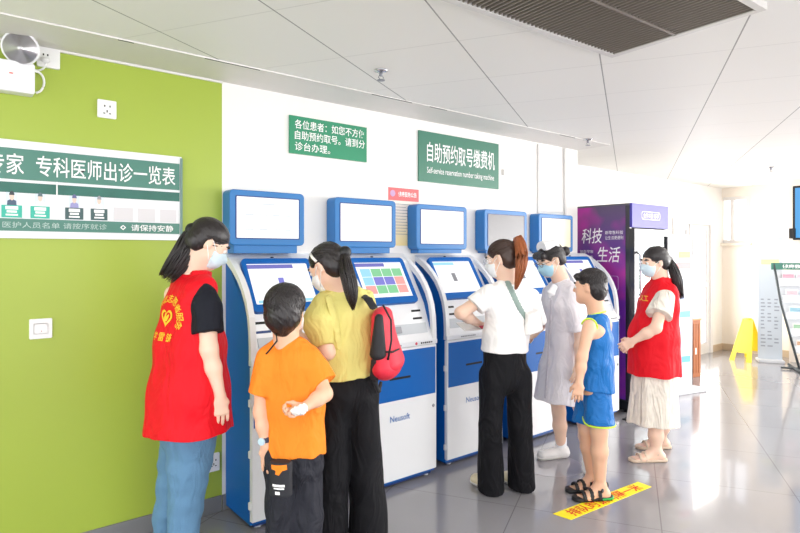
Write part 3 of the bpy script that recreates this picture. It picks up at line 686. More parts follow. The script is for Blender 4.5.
def kiosk(X, Yf, W, label, ui, mon, panel_logo=True, shelf=True):
    """X, Yf: front left corner. mon: (left, right, front y, top z, bottom z, screen material, label)"""
    t = empty('self_service_kiosk', (X, Yf, 0), label, 'kiosk', 'self-service kiosks along the wall')
    D = .36
    core = [(p[0]+.02, p[1]) for p in ARC[1:]]
    fcore = [(p[0]+.02, p[1]-.01) for p in FACE]
    q = B().prism([(.02, .03)]+core+[(D, 1.515), (D, .03)], 'x', .006, .03).prism([(.02, .03)]+core+[(D, 1.515), (D, .03)], 'x', W-.03, W-.006)
    q.prism([(.02, .03)]+fcore+[(D, 1.50), (D, .03)], 'x', .03, W-.03).obj('cabinet_body', M_blue, t)
    # white front shell that wraps over the curve, with a lip on each side
    inner = [(p[0]+.03, max(p[1]-.012, .89)) for p in ARC[1:]]
    outer = ARC[1:]
    q = B()
    inner = [(p[0]+.026+.02*(p[0]/.36), p[1]-.030*(p[0]/.36)) for p in outer]
    for (xa_, xb_) in ((0, .034), (W-.034, W)): q.prism(outer+inner[::-1], 'x', xa_, xb_)
    q.prism(FACE+[(p[0]+.03, p[1]-.012) for p in FACE][::-1], 'x', .03, W-.03)
    bmesh.ops.remove_doubles(q.bm, verts=q.bm.verts, dist=.0004)
    q.prism([(.36, 1.515), (D+.005, 1.518), (D+.005, 1.49), (.38, 1.49)], 'x', 0, W)
    q.obj('curved_front_shell', M_white, t)
    B().box(0, W, -.008, .03, .902, .932, .002).obj('printed_ledge', mat('ledge', 'e4e6ea', .4), t)
    led = [o for o in C.objects if o.parent == t][-1]
    Mst = B()
    for i in range(9): Mst.box(.14+i*.017, .152+i*.017, -.0092, -.008, .912, .921)
    Mst.obj('small_print', M_grey_text, led)
    q = B()
    for i, h_ in enumerate((.012, .009, .012, .010, .011, .008)): q.box(W-.15+i*.018, W-.138+i*.018, -.0092, -.008, .917-h_/2, .917+h_/2)
    q.obj('dark_print', M_black, led)
    B().lathe([(.001, 0), (.010, 0), (.010, .0015), (.001, .0015)], 14, Matrix.Translation((W-.19, -.008, .917)) @ Matrix.Rotation(math.pi/2, 4, 'X')).obj('round_mark', mat('mark_red', 'd04a60', .5), led)
    dr = B().box(.004, W-.004, -.004, .026, .05, .898, .004).obj('service_door', M_white, t)
    B().box(.015, W-.015, -.0065, -.003, .565, .882, .001).obj('blue_panel', M_blue, dr)
    B().box(.19, W-.24, -.0075, -.005, .70, .715).obj('receipt_slot', M_dark, dr)
    B().lathe([(.001, 0), (.011, 0), (.011, .004), (.005, .005), (.001, .005)], 14, Matrix.Translation((W-.035, -.004, .482)) @ Matrix.Rotation(math.pi/2, 4, 'X')).obj('lock', M_steel, dr, True)
    flat_text('lettering', fit_text('Neusoft', .165, .040, .004), mat('logo_blue', '1767b2', .4), dr, (W*.46, -.004, .45), (1, 0, 0), (0, 0, 1))
    for z in (.14, .42, .70):
        B().box(-.006, .01, .006, .024, z-.02, z+.02, .002).obj('hinge', M_plastic, t)
    v = B()
    for i in range(5):
        for k in range(10): v.box(.010, .0125, .13+i*.03, .15+i*.03, .14+k*.018, .146+k*.018)
    v.obj('vent_slots', M_navy, t)
    B().box(.03, W-.03, .03, D-.01, 0.012, .05).obj('plinth', M_navy, t)
    for (x, y) in ((.06, .05), (W-.06, .05), (.06, D-.06), (W-.06, D-.06)):
        B().lathe([(.02, 0), (.022, .006), (.012, .012), (.010, .04)], 14, Matrix.Translation((x, y, 0))).obj('foot', M_steel, t, True)
    # touch screen: frame proud of the curve, screen inside
    cx = W*.47; fw = .228
    fm = B().ring(rrect(cx-fw, cx+fw, -.015, SL+.015, .03, 5), rrect(cx-fw+.028, cx+fw-.028, .035, SL-.02, .006, 5), 'y', -.012, .020).obj('screen_frame', M_blue, t, bevel=.004, M=SM)
    B().box(cx-fw+.02, cx+fw-.02, -.012, .010, .02, SL-.01).obj('touch_screen', E_scr, fm, M=SM)
    def ub(name, x0, x1, z0, z1, m, k=0):
        # fractions of the visible screen, z from the top
        sx, sz = 2*fw-.056, SL-.055
        o = B().box(cx-fw+.028+x0*sx, cx-fw+.028+x1*sx, .010, .0108+k*.0004, SL-.02-z1*sz, SL-.02-z0*sz).obj(name, m, fm, M=SM)
    if ui == 'home':
        ub('screen_header', 0, .75, .02, .12, E_lav); ub('screen_footer', .05, .95, .9, .97, E_cy)
        ub('screen_picture', .45, .54, .36, .58, E_pu)
    elif ui == 'tiles':
        ub('screen_header', 0, .62, .02, .12, E_lav)
        cl = [E_cy, E_gr, E_gr, E_gr, E_cy, E_pu, E_pu, E_pk, E_pk, E_gr, E_gr, E_pk]
        for i in range(12):
            c_, r_ = i % 4, i//4
            ub('screen_tile', .08+c_*.22, .285+c_*.22, .18+r_*.24, .405+r_*.24, cl[i])
    elif ui == 'grey':
        ub('screen_header', 0, .55, .03, .12, E_cy); ub('screen_picture', .38, .48, .38, .64, E_gy)
    else: ub('screen_header', 0, 1, .0, .2, E_cy); ub('screen_tile', .1, .5, .4, .8, E_gr)
    B().lathe([(.001, 0), (.010, 0), (.010, .006), (.001, .007)], 14, Matrix.Translation((cx, .315, 1.49))).obj('camera_dot', M_dark, t, True)
    # slots under the screen, on the curve
    def on_arc(x0, x1, z, hz, m, name, out=.003):
        for a, b in zip(FACE, FACE[1:]):
            if a[1] <= z <= b[1]:
                f = (z-a[1])/(b[1]-a[1]); y = a[0]+(b[0]-a[0])*f
                tn = unit((b[0]-a[0], b[1]-a[1])); nn = (-tn[1], tn[0])
                M_ = Matrix(((1, 0, 0, 0), (0, nn[0], tn[0], y), (0, nn[1], tn[1], z), (0, 0, 0, 1)))
                return B().box(x0, x1, -.004, out, -hz/2, hz/2, .001).obj(name, m, t, M=M_)
    for (z, m) in ((1.125, M_dark), (1.075, M_navy if ui == 'home' else M_dark)):
        on_arc(.06, .15, z, .014, m, 'card_slot'); on_arc(W-.16, W-.08, z, .014, M_dark, 'card_slot')
    on_arc(.06, W-.06, 1.01, .07, mat('tray_grey', 'c4c9ce', .3), 'keypad_tray', .006)
    kt = [o for o in C.objects if o.parent == t and o.name.startswith('keypad_tray')][-1]
    on = on_arc(.20, .32, 1.01, .045, M_steel, 'keypad', .012); on.parent = kt; 
    # header monitor
    ml, mr, my, mz1, mz0, scr, hdr = mon; a, b = ml-X, mr-X; y0 = my-Yf; y1 = WY-.004-Yf
    mo = B().prism(rrect(a, b, mz0, mz1, .028, 6), 'y', y0, y1).obj('header_monitor', M_blue2, t, bevel=.006)
    iw = .042
    B().ring(rrect(a+iw-.006, b-iw+.006, mz0+iw-.004, mz1-.034, .006, 3), rrect(a+iw, b-iw, mz0+iw+.002, mz1-.04, .004, 3), 'y', y0-.003, y0+.002).obj('screen_rim', M_navy, mo)
    B().box(a+iw, b-iw, y0-.0015, y0+.002, mz0+iw, mz1-.04).obj('screen', scr, mo)
    if hdr:
        q = B()
        for (x, z, ww) in ((.5, .85, .22), (.2, .58, .14), (.42, .58, .14), (.62, .58, .12), (.8, .58, .12), (.2, .22, .14), (.42, .22, .14), (.65, .22, .1), (.82, .22, .1)):
            xx = a+iw+(b-a-2*iw)*x; zz = mz0+iw+(mz1-mz0-2*iw)*z; q.box(xx-ww*.18, xx+ww*.18, y0-.0022, y0-.001, zz-.004, zz+.004)
        q.obj('screen_print', emis('faint_print', 'dfe4ea', .75), mo)
    B().box(a+.03, b-.045, y0+.012, y1, 1.518, mz0+.004, .003).obj('monitor_stand', M_blue2, t)
    return t
MY = 3.19
def mon(u0, u1, v0, v1, scr, hdr=False):
    a, b = onY(u0, MY), onY(u1, MY); return (a, b, MY, zat((a+b)/2, MY, v0), zat((a+b)/2, MY, v1), scr, hdr)
KY = 2.935
kiosk(1.335, KY, .60, 'leftmost self-service kiosk with a phone picture on its screen, before the boy in orange', 'home', mon(229.5, 304.5, 191.5, 245.5, E_scr, True))
kiosk(2.075, KY-.025, .605, 'self-service kiosk with coloured menu tiles on its screen beside the woman in yellow', 'tiles', mon(335, 396, 199, 247.5, E_scr))
kiosk(2.815, KY+.02, .60, 'self-service kiosk whose tray the woman in the white T-shirt leans on', 'grey', mon(416.5, 467, 205.5, 249.5, E_scr))
kiosk(3.585, KY-.01, .60, 'self-service kiosk with a dark blank header monitor, mostly hidden behind people', 'grey', mon(484.5, 527, 210.5, 251, E_dark))
kiosk(4.375, KY-.04, .61, 'self-service kiosk with a cream header screen, farthest of the row beside the purple vending fridge', 'home', mon(539, 573, 214.5, 252, E_scr2))

# ------------------------------------------------------------------ vending fridge
FX, FY0, FY1, FX1, FH = 5.09, 2.83, 3.46, 5.80, CAM_H+50*5.43/F_PX
t = empty('vending_fridge', (FX, FY0, 0), 'tall purple vending fridge with a glass door and big white characters on its side', 'vending machine')
W, D = FX1-FX, FY1-FY0
Mfr = mat('fridge_black', '24222c', .3, coat=.5)
B().ring([(0, .0), (W, .0), (W, D), (0, D)], [(.05, -.0), (W-.05, -.0), (W-.05, D-.04), (.05, D-.04)], 'z', .12, FH-.25) if False else None
B().box(0, .045, .02, D, .12, FH-.02).box(W-.045, W, .02, D, .12, FH-.02).box(.045, W-.045, D-.04, D, .12, FH-.02).obj('cabinet_sides', Mfr, t, bevel=.004)
B().box(0, W, .02, D, FH-.02, FH, .004).obj('top_panel', mat('fridge_grey', '55555e', .4), t)
B().box(0, W, .02, D, .03, .12, .004).obj('base_panel', M_black, t)
for (x, y) in ((.06, .08), (W-.06, .08), (.06, D-.06), (W-.06, D-.06)): B().lathe([(.025, 0), (.025, .01), (.012, .03)], 12, Matrix.Translation((x, y, 0))).obj('foot', M_black, t)
mp = grad('fridge_wrap', '6d25a4', '5a4a6c', 2, 1.2, 1.95)
nt = mp.node_tree; n = nt.nodes.new('ShaderNodeTexNoise'); n.inputs['Scale'].default_value = 2.6; tc = nt.nodes.new('ShaderNodeTexCoord'); nt.links.new(tc.outputs['Object'], n.inputs['Vector'])
mx = nt.nodes.new('ShaderNodeMix'); mx.data_type = 'RGBA'; src = nt.nodes['Principled BSDF'].inputs['Base Color'].links[0].from_socket
mr = nt.nodes.new('ShaderNodeMapRange'); mr.inputs['From Min'].default_value = .45; mr.inputs['From Max'].default_value = .65; nt.links.new(n.outputs['Fac'], mr.inputs['Value']); nt.links.new(mr.outputs[0], mx.inputs[0])
nt.links.new(src, mx.inputs[6]); mx.inputs[7].default_value = lin('b0309c'); nt.links.new(mx.outputs[2], nt.nodes['Principled BSDF'].inputs['Base Color'])
sp = B().box(-.004, 0, .06, D-.0, .13, FH-.02).obj('side_graphic', mp, t)
def st(body, y0, y1, z0, z1, m=M_letter, wt=.02, sh=0):   # y measured from the back edge (left in view) to the front
    flat_text('lettering', fit_text(body, y1-y0, z1-z0, wt, shear=sh), m, sp, (-.004, D-(y0+y1)/2, (z0+z1)/2), (0, -1, 0), (0, 0, 1))
st('科技', .10, .33, 1.615, 1.765, wt=.006, sh=.15); st('生活', .27, .52, 1.43, 1.58, wt=.006, sh=.15)
st('新零售科技', .36, .55, 1.70, 1.735, wt=.0); st('让生活更便利', .36, .55, 1.65, 1.685, wt=0); st('智能零售', .08, .23, 1.52, 1.55, wt=0); st('自助服务', .08, .23, 1.465, 1.495, wt=0)
B().ring(rrect(-(.50-D), -(.36-D), 1.16, 1.30, .02), rrect(-(.496-D), -(.364-D), 1.164, 1.296, .02), 'x', -.006, -.004).obj('white_outline', mat('pale_violet', 'c9a8e0', .5), sp)
hd_ = B().box(0, W, -.005, .02, FH-.23, FH, .004).obj('header_sign', mat('sign_violet', '4038a0', .4), t)
flat_text('lettering', fit_text('合作共赢 畅享', .0001+.3, .05, .01), M_letter, hd_, (W*.5, -.005, FH-.11), (1, 0, 0), (0, 0, 1))
B().ring(rrect(W*.5-.18, W*.5+.18, FH-.15, FH-.07, .03), rrect(W*.5-.174, W*.5+.174, FH-.144, FH-.076, .026), 'y', -.0075, -.005).obj('sign_outline', M_letter, hd_)
dz0, dz1 = .13, FH-.24
dr = B().ring([(0, dz0), (W, dz0), (W, dz1), (0, dz1)], [(.07, dz0+.08), (W-.07, dz0+.08), (W-.07, dz1-.07), (.07, dz1-.07)], 'y', -.03, .02).obj('glass_door', Mfr, t, bevel=.004)
B().box(.07, W-.07, -.01, -.004, dz0+.08, dz1-.07).obj('door_pane', mat('fridge_glass', 'e8f4f4', .05, trans=1), dr)
B().tube([(.035, -.03, .75), (.035, -.07, .78), (.035, -.07, 1.5), (.035, -.03, 1.53)], .011).obj('door_handle', M_chrome, dr, True)
B().box(.05, W-.05, D-.06, D-.04, .13, FH-.26).obj('inner_back', emis('fridge_light', 'e6f2f2', .55), t)
for k in range(5):
    z = .35+k*.27; sh = B().box(.05, W-.05, .06, D-.06, z-.008, z).box(.05, W-.05, .055, .065, z-.02, z+.012).obj('shelf', mat('shelf_white', 'dfe8ea', .4), t)
rb = random.Random(3); bcol = ['c44a3a', '4a9a5a', 'd8a03a', '3a6ab0', 'e0e0e0', 'b86aa8']
proto = None
for k in range(5):
    for i in range(7):
        x = FX+.10+i*.085; 
        m = mat('bottle_'+bcol[(k*2+i//3) % 6], bcol[(k*2+i//3) % 6], .25)
        key = m.name
        if proto is None: proto = {}
        if key not in proto:
            o = B().lathe([(.026, 0), (.028, .01), (.028, .11), (.024, .13), (.011, .165), (.011, .19)], 14).obj('drink_bottle', m, None, True)
            c_ = B().lathe([(.013, .185), (.013, .205), (.010, .207)], 12).obj('bottle_cap', M_plastic, o, True); proto[key] = (o, c_); first = True
        else:
            s_, cc = proto[key]; o = s_.copy(); C.objects.link(o); c2 = cc.copy(); C.objects.link(c2); c2.parent = o
        o.location = (x, FY0+.13, .35+k*.27+.001)
        o['category'] = 'bottle'; o['group'] = 'bottles inside the vending fridge'; o['label'] = 'small drink bottle standing on a shelf inside the vending fridge'
tag(B().box(5.0-.75+.62, 5.085, 2.45, 2.80, 0, .012, .003).obj('floor_mat', mat('mat_black', '202024', .8, bump=.3)), 'small black mat on the floor beside the vending fridge', 'mat')

# ------------------------------------------------------------------ far right furniture
def rollup(name, p0, p1, h, label, group=None):
    """standing banner between floor points p0 (left) and p1 (right)"""
    p0, p1 = np.array(p0), np.array(p1); w = float(np.linalg.norm(p1-p0)); ang = math.atan2(*(p1-p0)[:2][::-1])
    t = empty(name, (*( (p0+p1)/2)[:2], 0), label, 'banner', group, ang); return t, w
b0, b1 = floor_pt(661, 393), floor_pt(694, 388)
t, w = rollup('banner_stand', b0, b1, 1.75, 'white banner stand with coloured blocks behind the rightmost red-vested woman')
B().box(-w/2, w/2, -.17, .17, 0, .035, .008).obj('base', mat('banner_base', 'd6d8dc', .4), t)
pan = B().box(-w/2+.05, w/2-.05, -.012, .004, .035, 1.72).obj('banner_panel', mat('banner_white', 'eceef4', .4), t)
B().tube([(w/2-.04, .0, .03), (w/2-.04, .0, 1.72)], .012).obj('pole', M_steel, t, True)
for (z, c_, ww) in ((1.62, 'd8c8e6', .7), (1.5, 'f3e27a', .5), (1.38, 'ee9a9c', .6), (1.2, 'c9d2ea', .7), (1.02, 'b4c4ea', .5), (.84, '74b8dc', .5), (.66, 'c8d4ec', .7), (.50, 'b9c6e6', .5), (.34, '6fb4dc', .45), (.18, 'd5daf0', .6)):
    B().box(w/2-.08-ww*(w-.16), w/2-.08, -.0145, -.012, z-.035, z+.035).obj('colour_block', mat('block_'+c_, c_, .5), pan)
# wooden cabinet by the door
c0 = floor_pt(690, 378); 
t = empty('wooden_cabinet', (c0[0], c0[1], 0), 'small orange brown wooden cabinet beside the glass door', 'cabinet', rz=math.radians(-12))
wood = mat('orange_wood', 'a8643a', .45, noise=.15, nscale=5)
CH = CAM_H-(319-253)/F_PX*((c0-CAM)@A); 
B().box(0, .20, 0, .3, 0, CH-.02).obj('cabinet_body', wood, t, bevel=.004)
B().box(-.01, .21, -.015, .31, CH-.02, CH, .004).obj('worktop', mat('wood_light', 'c98a58', .4), t)
q = B()
for i in range(4): q.box(.012+i*.046, .05+i*.046, -.008, 0, .05, CH-.06)
q.obj('plank_front', wood, t, bevel=.002)
B().box(.085, .105, -.012, -.008, .28, .36).obj('paper_label', M_paper, t)
# wet floor sign
p = floor_pt(748, 360); t = empty('wet_floor_sign', (p[0], p[1], 0), 'yellow folding wet floor sign standing open before the cream wall', 'floor sign', rz=TH-math.pi/2+math.radians(8))
sc_ = (p-CAM)@A/F_PX; hs = 41*sc_; ws = 29*sc_
def leaf(sx):
    q = B(); a = np.array([0, 0, hs]); b = np.array([sx*ws/2, 0, 0]); e = unit(b-a)
    n_ = np.array([e[2], 0, -e[0]])*.006
    def P(f, y): x = a+(b-a)*f; return x+np.array([0, y, 0])
    y0, y1 = (.07, .15)
    for (ya, yb, fa, fb) in ((-1, 1, 0, .16), (-1, -.55, .16, 1), (.55, 1, .16, 1), (-.55, .55, .16, .80)):
        wa = lambda f, s: s*(y0+(y1-y0)*f)
        ps = [P(fa, wa(fa, ya)), P(fa, wa(fa, yb)), P(fb, wa(fb, yb)), P(fb, wa(fb, ya))]
        v0 = [q.bm.verts.new(x-n_) for x in ps]; v1 = [q.bm.verts.new(x+n_) for x in ps]
        q.bm.faces.new(v0[::-1]); q.bm.faces.new(v1)
        for i in range(4): q.bm.faces.new((v0[i], v0[(i+1) % 4], v1[(i+1) % 4], v1[i]))
    return q
for sx in (-1, 1): leaf(sx).obj('sign_leaf', M_yellow, t, M=Matrix.Rotation(math.radians(24), 4, 'Z'))
B().tube([(0, -.05, hs), (0, .05, hs)], .014).obj('hinge_bar', M_yellow, t, True, M=Matrix.Rotation(math.radians(24), 4, 'Z'))
q = B()
for i in range(3): q.box(ws*.17+i*.028, ws*.19+i*.028, -.135, -.128, hs*.50-i*.085, hs*.56-i*.085)
q.obj('warning_marks', mat('warn_dark', '5a4a20', .5), t, M=Matrix.Rotation(math.radians(24), 4, 'Z'))
# poster stand, seen face on
a0, a1 = floor_pt(757, 361), floor_pt(783, 362.5)
t, w = rollup('banner_stand', a0, a1, 1.6, 'tall pale grey-blue information banner standing against the cream end wall'); hb = 124*((a0-CAM)@A)/F_PX
B().box(-w/2, w/2, -.12, .12, 0, .04, .008).obj('base', MATS['banner_base'], t)
pan = B().box(-w/2+.01, w/2-.01, -.01, .002, .04, hb).obj('banner_panel', mat('banner_grey', 'c6cfd9', .45), t)
B().box(-w*.35, w*.35, -.012, -.01, hb*.78, hb*.82).obj('yellow_title', mat('pale_yellow', 'efe9a6', .5), pan)
q = B(); rr = random.Random(7)
for j in range(14):
    z = hb*.50-j*.05
    for i in range(3):
        if rr.random() < .75: q.box(-w*.36+i*w*.26, -w*.36+i*w*.26+w*.2*rr.uniform(.5, 1), -.012, -.01, z-.010, z+.008)
q.obj('print', mat('pale_print', '98a0ac', .6), pan)
# literature rack
r0 = floor_pt(781, 369); r1 = r0+V(.93, -.36)*.78
t, w = rollup('leaflet_rack', r0, r1, 1.4, 'black leaning leaflet rack with a green header at the right edge'); t['category'] = 'leaflet rack'
t.rotation_euler.z = math.atan2(*(r1-r0)[:2][::-1])
hr = 106*((r0-CAM)@A)/F_PX; lean = -.0
Mrk = mat('rack_black', '3a4246', .4)
for s in (-1, 1):
    x1 = s*w/2*.92
    B().tube([(x1+.17, .0, .03), (x1-.02, .06, hr*.62), (x1-.09, .11, hr)], .015).obj('side_post', Mrk, t, True)
    B().tube([(x1+.12, -.28, .02), (x1+.12, .28, .02)], .018).obj('foot_bar', Mrk, t, True)
B().tube([(-w/2, 0, .02), (w/2, 0, .02)], .014).obj('cross_bar', Mrk, t, True)
hp = B().box(-w/2-.09, w/2-.13, .095, .115, hr-.09, hr).obj('header_panel', mat('rack_green', '3d7a6a', .4), t)
flat_text('lettering', fit_text('健康教育宣传资料', w*.7, .05, .012), M_letter, hp, (-.08, .095, hr-.045), (1, 0, 0), (0, 0, 1))
pk = [('f4e6ea', 'd8a0b0'), ('eef0f4', 'e8b8c0'), ('e6eef2', '8fb8c8'), ('f2f2ee', '9ac0a0'), ('f0e8e0', 'c8a080')]
B().prism([(-w/2-.05, hr-.1), (w/2-.1, hr-.1), (w/2+.06, .2), (-w/2+.17, .2)], 'y', .125, .135).obj('back_panel', mat('rack_clear', 'e4e8ec', .3), t)
for j in range(5):
    z = hr-.30-j*.22
    B().box(-w/2-.01+.04*j, w/2-.06+.02*j, .05, .055, z, z+.10).obj('pocket', mat('rack_pocket', 'e8eef2', .15, alpha=.5), t)
lp = None
for j in range(5):
    z = hr-.30-j*.22
    for i in range(4):
        m = mat('leaflet_'+pk[(i+j) % 5][0]+pk[(i+j) % 5][1], pk[(i+j) % 5][0], .5)
        loc = t.matrix_basis if False else None
        ang = t.rotation_euler.z; lx, ly = -w/2+.03+.04*j+i*w*.2, .085
        o = B().box(0, w*.18, -.003, .003, 0, .17).obj('leaflet', m)
        B().box(.01, w*.17, -.0045, -.003, .10, .15).obj('title_band', mat('band_'+pk[(i+j) % 5][1], pk[(i+j) % 5][1], .5), o)
        o.location = (t.location.x+lx*math.cos(ang)-ly*math.sin(ang), t.location.y+lx*math.sin(ang)+ly*math.cos(ang), z+.002); o.rotation_euler.z = ang
        tag(o, 'leaflet standing in a pocket of the black leaflet rack', 'leaflet', 'leaflets in the rack')
# television on the column
ty = onX(794, 9.18); t = empty('wall_television', (9.3, ty, 1.9), 'blue-lit flat television high on the cream column at the right edge', 'television')
zt_, zb_ = zat(9.2, ty, 186), zat(9.2, ty, 240)
B().box(-.11, -.05, -.75, .02, zb_-1.9, zt_-1.9, .006).obj('casing', M_black, t)
B().box(-.113, -.109, -.72, -.01, zb_-1.9+.03, zt_-1.9-.03).obj('screen', emis('tv_blue', '4aa4e6', .8), t)
B().box(-.05, .0, -.45, -.25, -.15, .15).obj('wall_bracket', M_steel, t)
B().box(-.16, -.11, -.02, .05, zb_-1.9+.02, zb_-1.9+.16, .004).obj('sensor_box', M_black, t)
# pale round spot on the floor and the queue strip
ps = [floor_pt(*q)[:2] for q in ((553, 514), (571, 520), (651.5, 487), (638, 482))]
t = empty('floor_strip', (*np.mean(ps, 0), 0), 'yellow queue strip with red characters stuck on the grey floor', 'floor sticker')
c0 = np.mean(ps, 0); q = B(); q.prism([tuple(x-c0) for x in ps], 'z', .0, .0022).obj('strip', mat('strip_yellow', 'f5e21c', .4), t)
ex = unit(np.array([*( (ps[2]+ps[3])/2-(ps[0]+ps[1])/2), 0])); ey = np.cross(Z, ex); Ls = np.linalg.norm((ps[2]+ps[3])/2-(ps[0]+ps[1])/2)
flat_text('lettering', fit_text('排队时请间隔一米', Ls*.84, .085, .012), M_red_text, t, (0, 0, .0022), ex, ey, .001)
pc = floor_pt(551, 465); o = B().lathe([(.0, .0), (.30, .0), (.30, .0015), (.0, .0015)], 40).obj('floor_spot', mat('spot_pale', 'a09da2', .12, coat=.4)); o.location = (pc[0], pc[1], .0); o.scale = (.75, .75, 1)
tag(o, 'faint pale round sticker on the floor by the nurse', 'floor sticker')

# ------------------------------------------------------------------ people
M_skin = mat('skin', 'f0cbb4', .5, noise=.02, nscale=12, sss=.12); M_skin2 = mat('skin_warm', 'e6b698', .5, noise=.02, nscale=12, sss=.12)
M_vest = mat('vest_red', 'e01222', .62, spec=.22, bump=.12, bscale=90, folds=.55); M_vyel = mat('vest_print_yellow', 'f6c832', .6); M_tee = mat('tee_black', '1b1d26', .75, spec=.22, bump=.1, folds=.5)
def denim():
    m = mat('denim', '5f89ac', .8, noise=.22, nscale=7, bump=.25, bscale=300, folds=.4, fscale=12); return m
M_den = denim(); M_or = mat('tee_orange', 'f58a2a', .75, spec=.22, bump=.1, bscale=80, folds=.6, fscale=11); M_cargo = mat('cargo_black', '2a2b33', .7, spec=.22, bump=.15, bscale=120, folds=.8, fscale=14)
M_yel = mat('blouse_yellow', 'e0d67e', .7, bump=.1, bscale=120, folds=.55, fscale=12); M_trb = mat('trousers_black', '131317', .75, spec=.22, bump=.12, bscale=100, folds=.7, fscale=10)
M_wt = mat('tee_white', 'f3f1ef', .7, bump=.08, bscale=100, folds=.6, fscale=10); M_ns = mat('nurse_cotton', 'e8e3e8', .7, bump=.08, bscale=100, folds=.6, fscale=11); M_cap = mat('cap_white', 'f6f6f8', .6)
M_jer = mat('jersey_blue', '1d6cb4', .45, spec=.22, bump=.12, bscale=160, folds=.6, fscale=13); M_lime = mat('lime_trim', 'c6ea3c', .5)
M_shoe = mat('shoe_white', 'eceae8', .5); M_sole = mat('sole_white', 'dcdad6', .5); M_sblk = mat('sandal_black', '17181b', .5); M_sgr = mat('sandal_green', '27a64a', .5)
M_crm = mat('floral_cream', 'eae3d6', .75, noise=.16, nscale=26, folds=.9, fscale=13, fz=.25); M_sbe = mat('sandal_beige', 'd2bca6', .5); M_mask = mat('mask_blue', 'cfe4ee', .75); M_maskw = mat('mask_white', 'f4f6f8', .7)
M_clear = mat('clear_shield', 'ffffff', .05, alpha=.22)
def hair_shell(h, b, hairline=.05, nape=-.05, thick=.0, front=True, side=.0):
    """hair over the skull: cut away at face and nape"""
    b.add(h.e((0, -.014, .037), (.079+thick, .097+thick, .084+thick)), .0); b.add(h.e((0, -.045, -.01), (.074+thick, .066+thick, .075)), .02)
def cut_face(h, b, f0=.052, u0=.035, nape=-.075, ear=.012):
    # region in front of the ears and under the fringe
    b.cut(both(ell(h.p(0, .15, -.06), (.11*h.s, .135*h.s, .125*h.s), h.fr)), .004)
    for q in (-1, 1): b.cut(h.e((q*.078, .012, -.012), (.022, .034, .042)), .004)
    b.cut(half(h.p(0, -.02, nape), -(h.fr[2]*.96+h.fr[1]*.28)), 0) if False else None
    b.keep(half(h.p(0, -.03, nape), -(h.fr[2])))
def catmull(pts, m):
    pts = [np.asarray(p, float) for p in pts]; n = len(pts); out = []
    for k in range(m):
        x = k/(m-1)*(n-1); i = min(int(x), n-2); s_ = x-i; p0, p1, p2, p3 = pts[max(i-1, 0)], pts[i], pts[i+1], pts[min(i+2, n-1)]
        out.append(.5*((2*p1)+(-p0+p2)*s_+(2*p0-5*p1+4*p2-p3)*s_*s_+(-p0+3*p1-3*p2+p3)*s_**3))
    return out
def tail(g, name, pts, rad, m, n=150, seed=2, side=None, tip=.8):
    """a ponytail: a bundle of locks following one path; rad = (across, along side) half widths"""
    rr = random.Random(seed); P_ = catmull(pts, 12); Q_ = catmull([np.array(r) for r in rad], 12); b = B(); side = unit(side if side is not None else R)
    for i in range(n):
        a, q = rr.random()*2*math.pi, math.sqrt(rr.random()); end = rr.uniform(tip, 1.04); ln = []; w = rr.uniform(.0028, .0050); rs = []; j = rr.random()*6
        for k in range(11):
            t = k/10*end; x = t*11; i0 = min(int(x), 10); f = x-i0; p = P_[i0]*(1-f)+P_[i0+1]*f; r = Q_[i0]*(1-f)+Q_[i0+1]*f
            ax = unit(P_[i0+1]-P_[i0]); s_ = unit(side-ax*(side@ax)); u_ = np.cross(ax, s_)
            ln.append(p+s_*r[0]*q*math.cos(a+.25*math.sin(t*4+j))+u_*r[1]*q*math.sin(a+.25*math.sin(t*4+j))-g.base); rs.append(w*(1-.75*max(0, (k-6)/4)))
        b.tube(ln, rs, 5)
    o = b.obj(name, m, g.root, True); return o
EDGE = [(-.045, -.075, -.045), (-.068, -.035, -.030), (-.077, -.012, .012), (-.078, .022, .036), (-.066, .056, .042), (-.040, .078, .058), (0, .088, .066)]
EDGE = EDGE+[(-x, y, z) for (x, y, z) in EDGE[-2::-1]]
def locks(g, h, hair, tie, m, n=230, seed=1, thick=.0, edge=EDGE, spread=0, jit=.0012, short=1.0):
    """locks lying over the skull between the hairline and a tie or crown point"""
    rr = random.Random(seed); c = np.array([0, -.014, .037]); rad = np.array([.0795+thick, .0975+thick, .0845+thick]); b = B(); E_ = catmull(edge, 60)
    tie = np.array(tie, float); b0 = unit((tie-c)/rad)
    for i in range(n):
        x = rr.random()*59; e = E_[int(x)]+np.array([rr.uniform(-.004, .004) for _ in range(3)]); a0 = unit((e-c)/rad)
        t0 = unit(b0+np.array([rr.uniform(-1, 1) for _ in range(3)])*spread) if spread else b0
        om = math.acos(max(-1, min(1, float(a0@t0)))); ln = []; rs = []; jr = rr.uniform(-jit, jit*.6); w = rr.uniform(.0022, .0036)
        lo_ = rr.uniform(0, .25) if short < 1 else rr.uniform(0, .04)
        for k in range(9):
            f = lo_+(1-lo_)*k/8*(1 if short == 1 else rr.uniform(.97, 1)); d = (math.sin((1-f)*om)*a0+math.sin(f*om)*t0)/max(math.sin(om), .05)
            q = c+unit(d)*rad*(1+jr/.09+.004*math.sin(f*9+i)); ln.append(h.p(*q)-g.base); rs.append(w*(.35 if k in (0, 8) else .8 if k in (1, 7) else 1))
        b.tube(ln, rs, 5)
    return b.obj('hair_locks', m, hair, True)
def garment(): return Body()

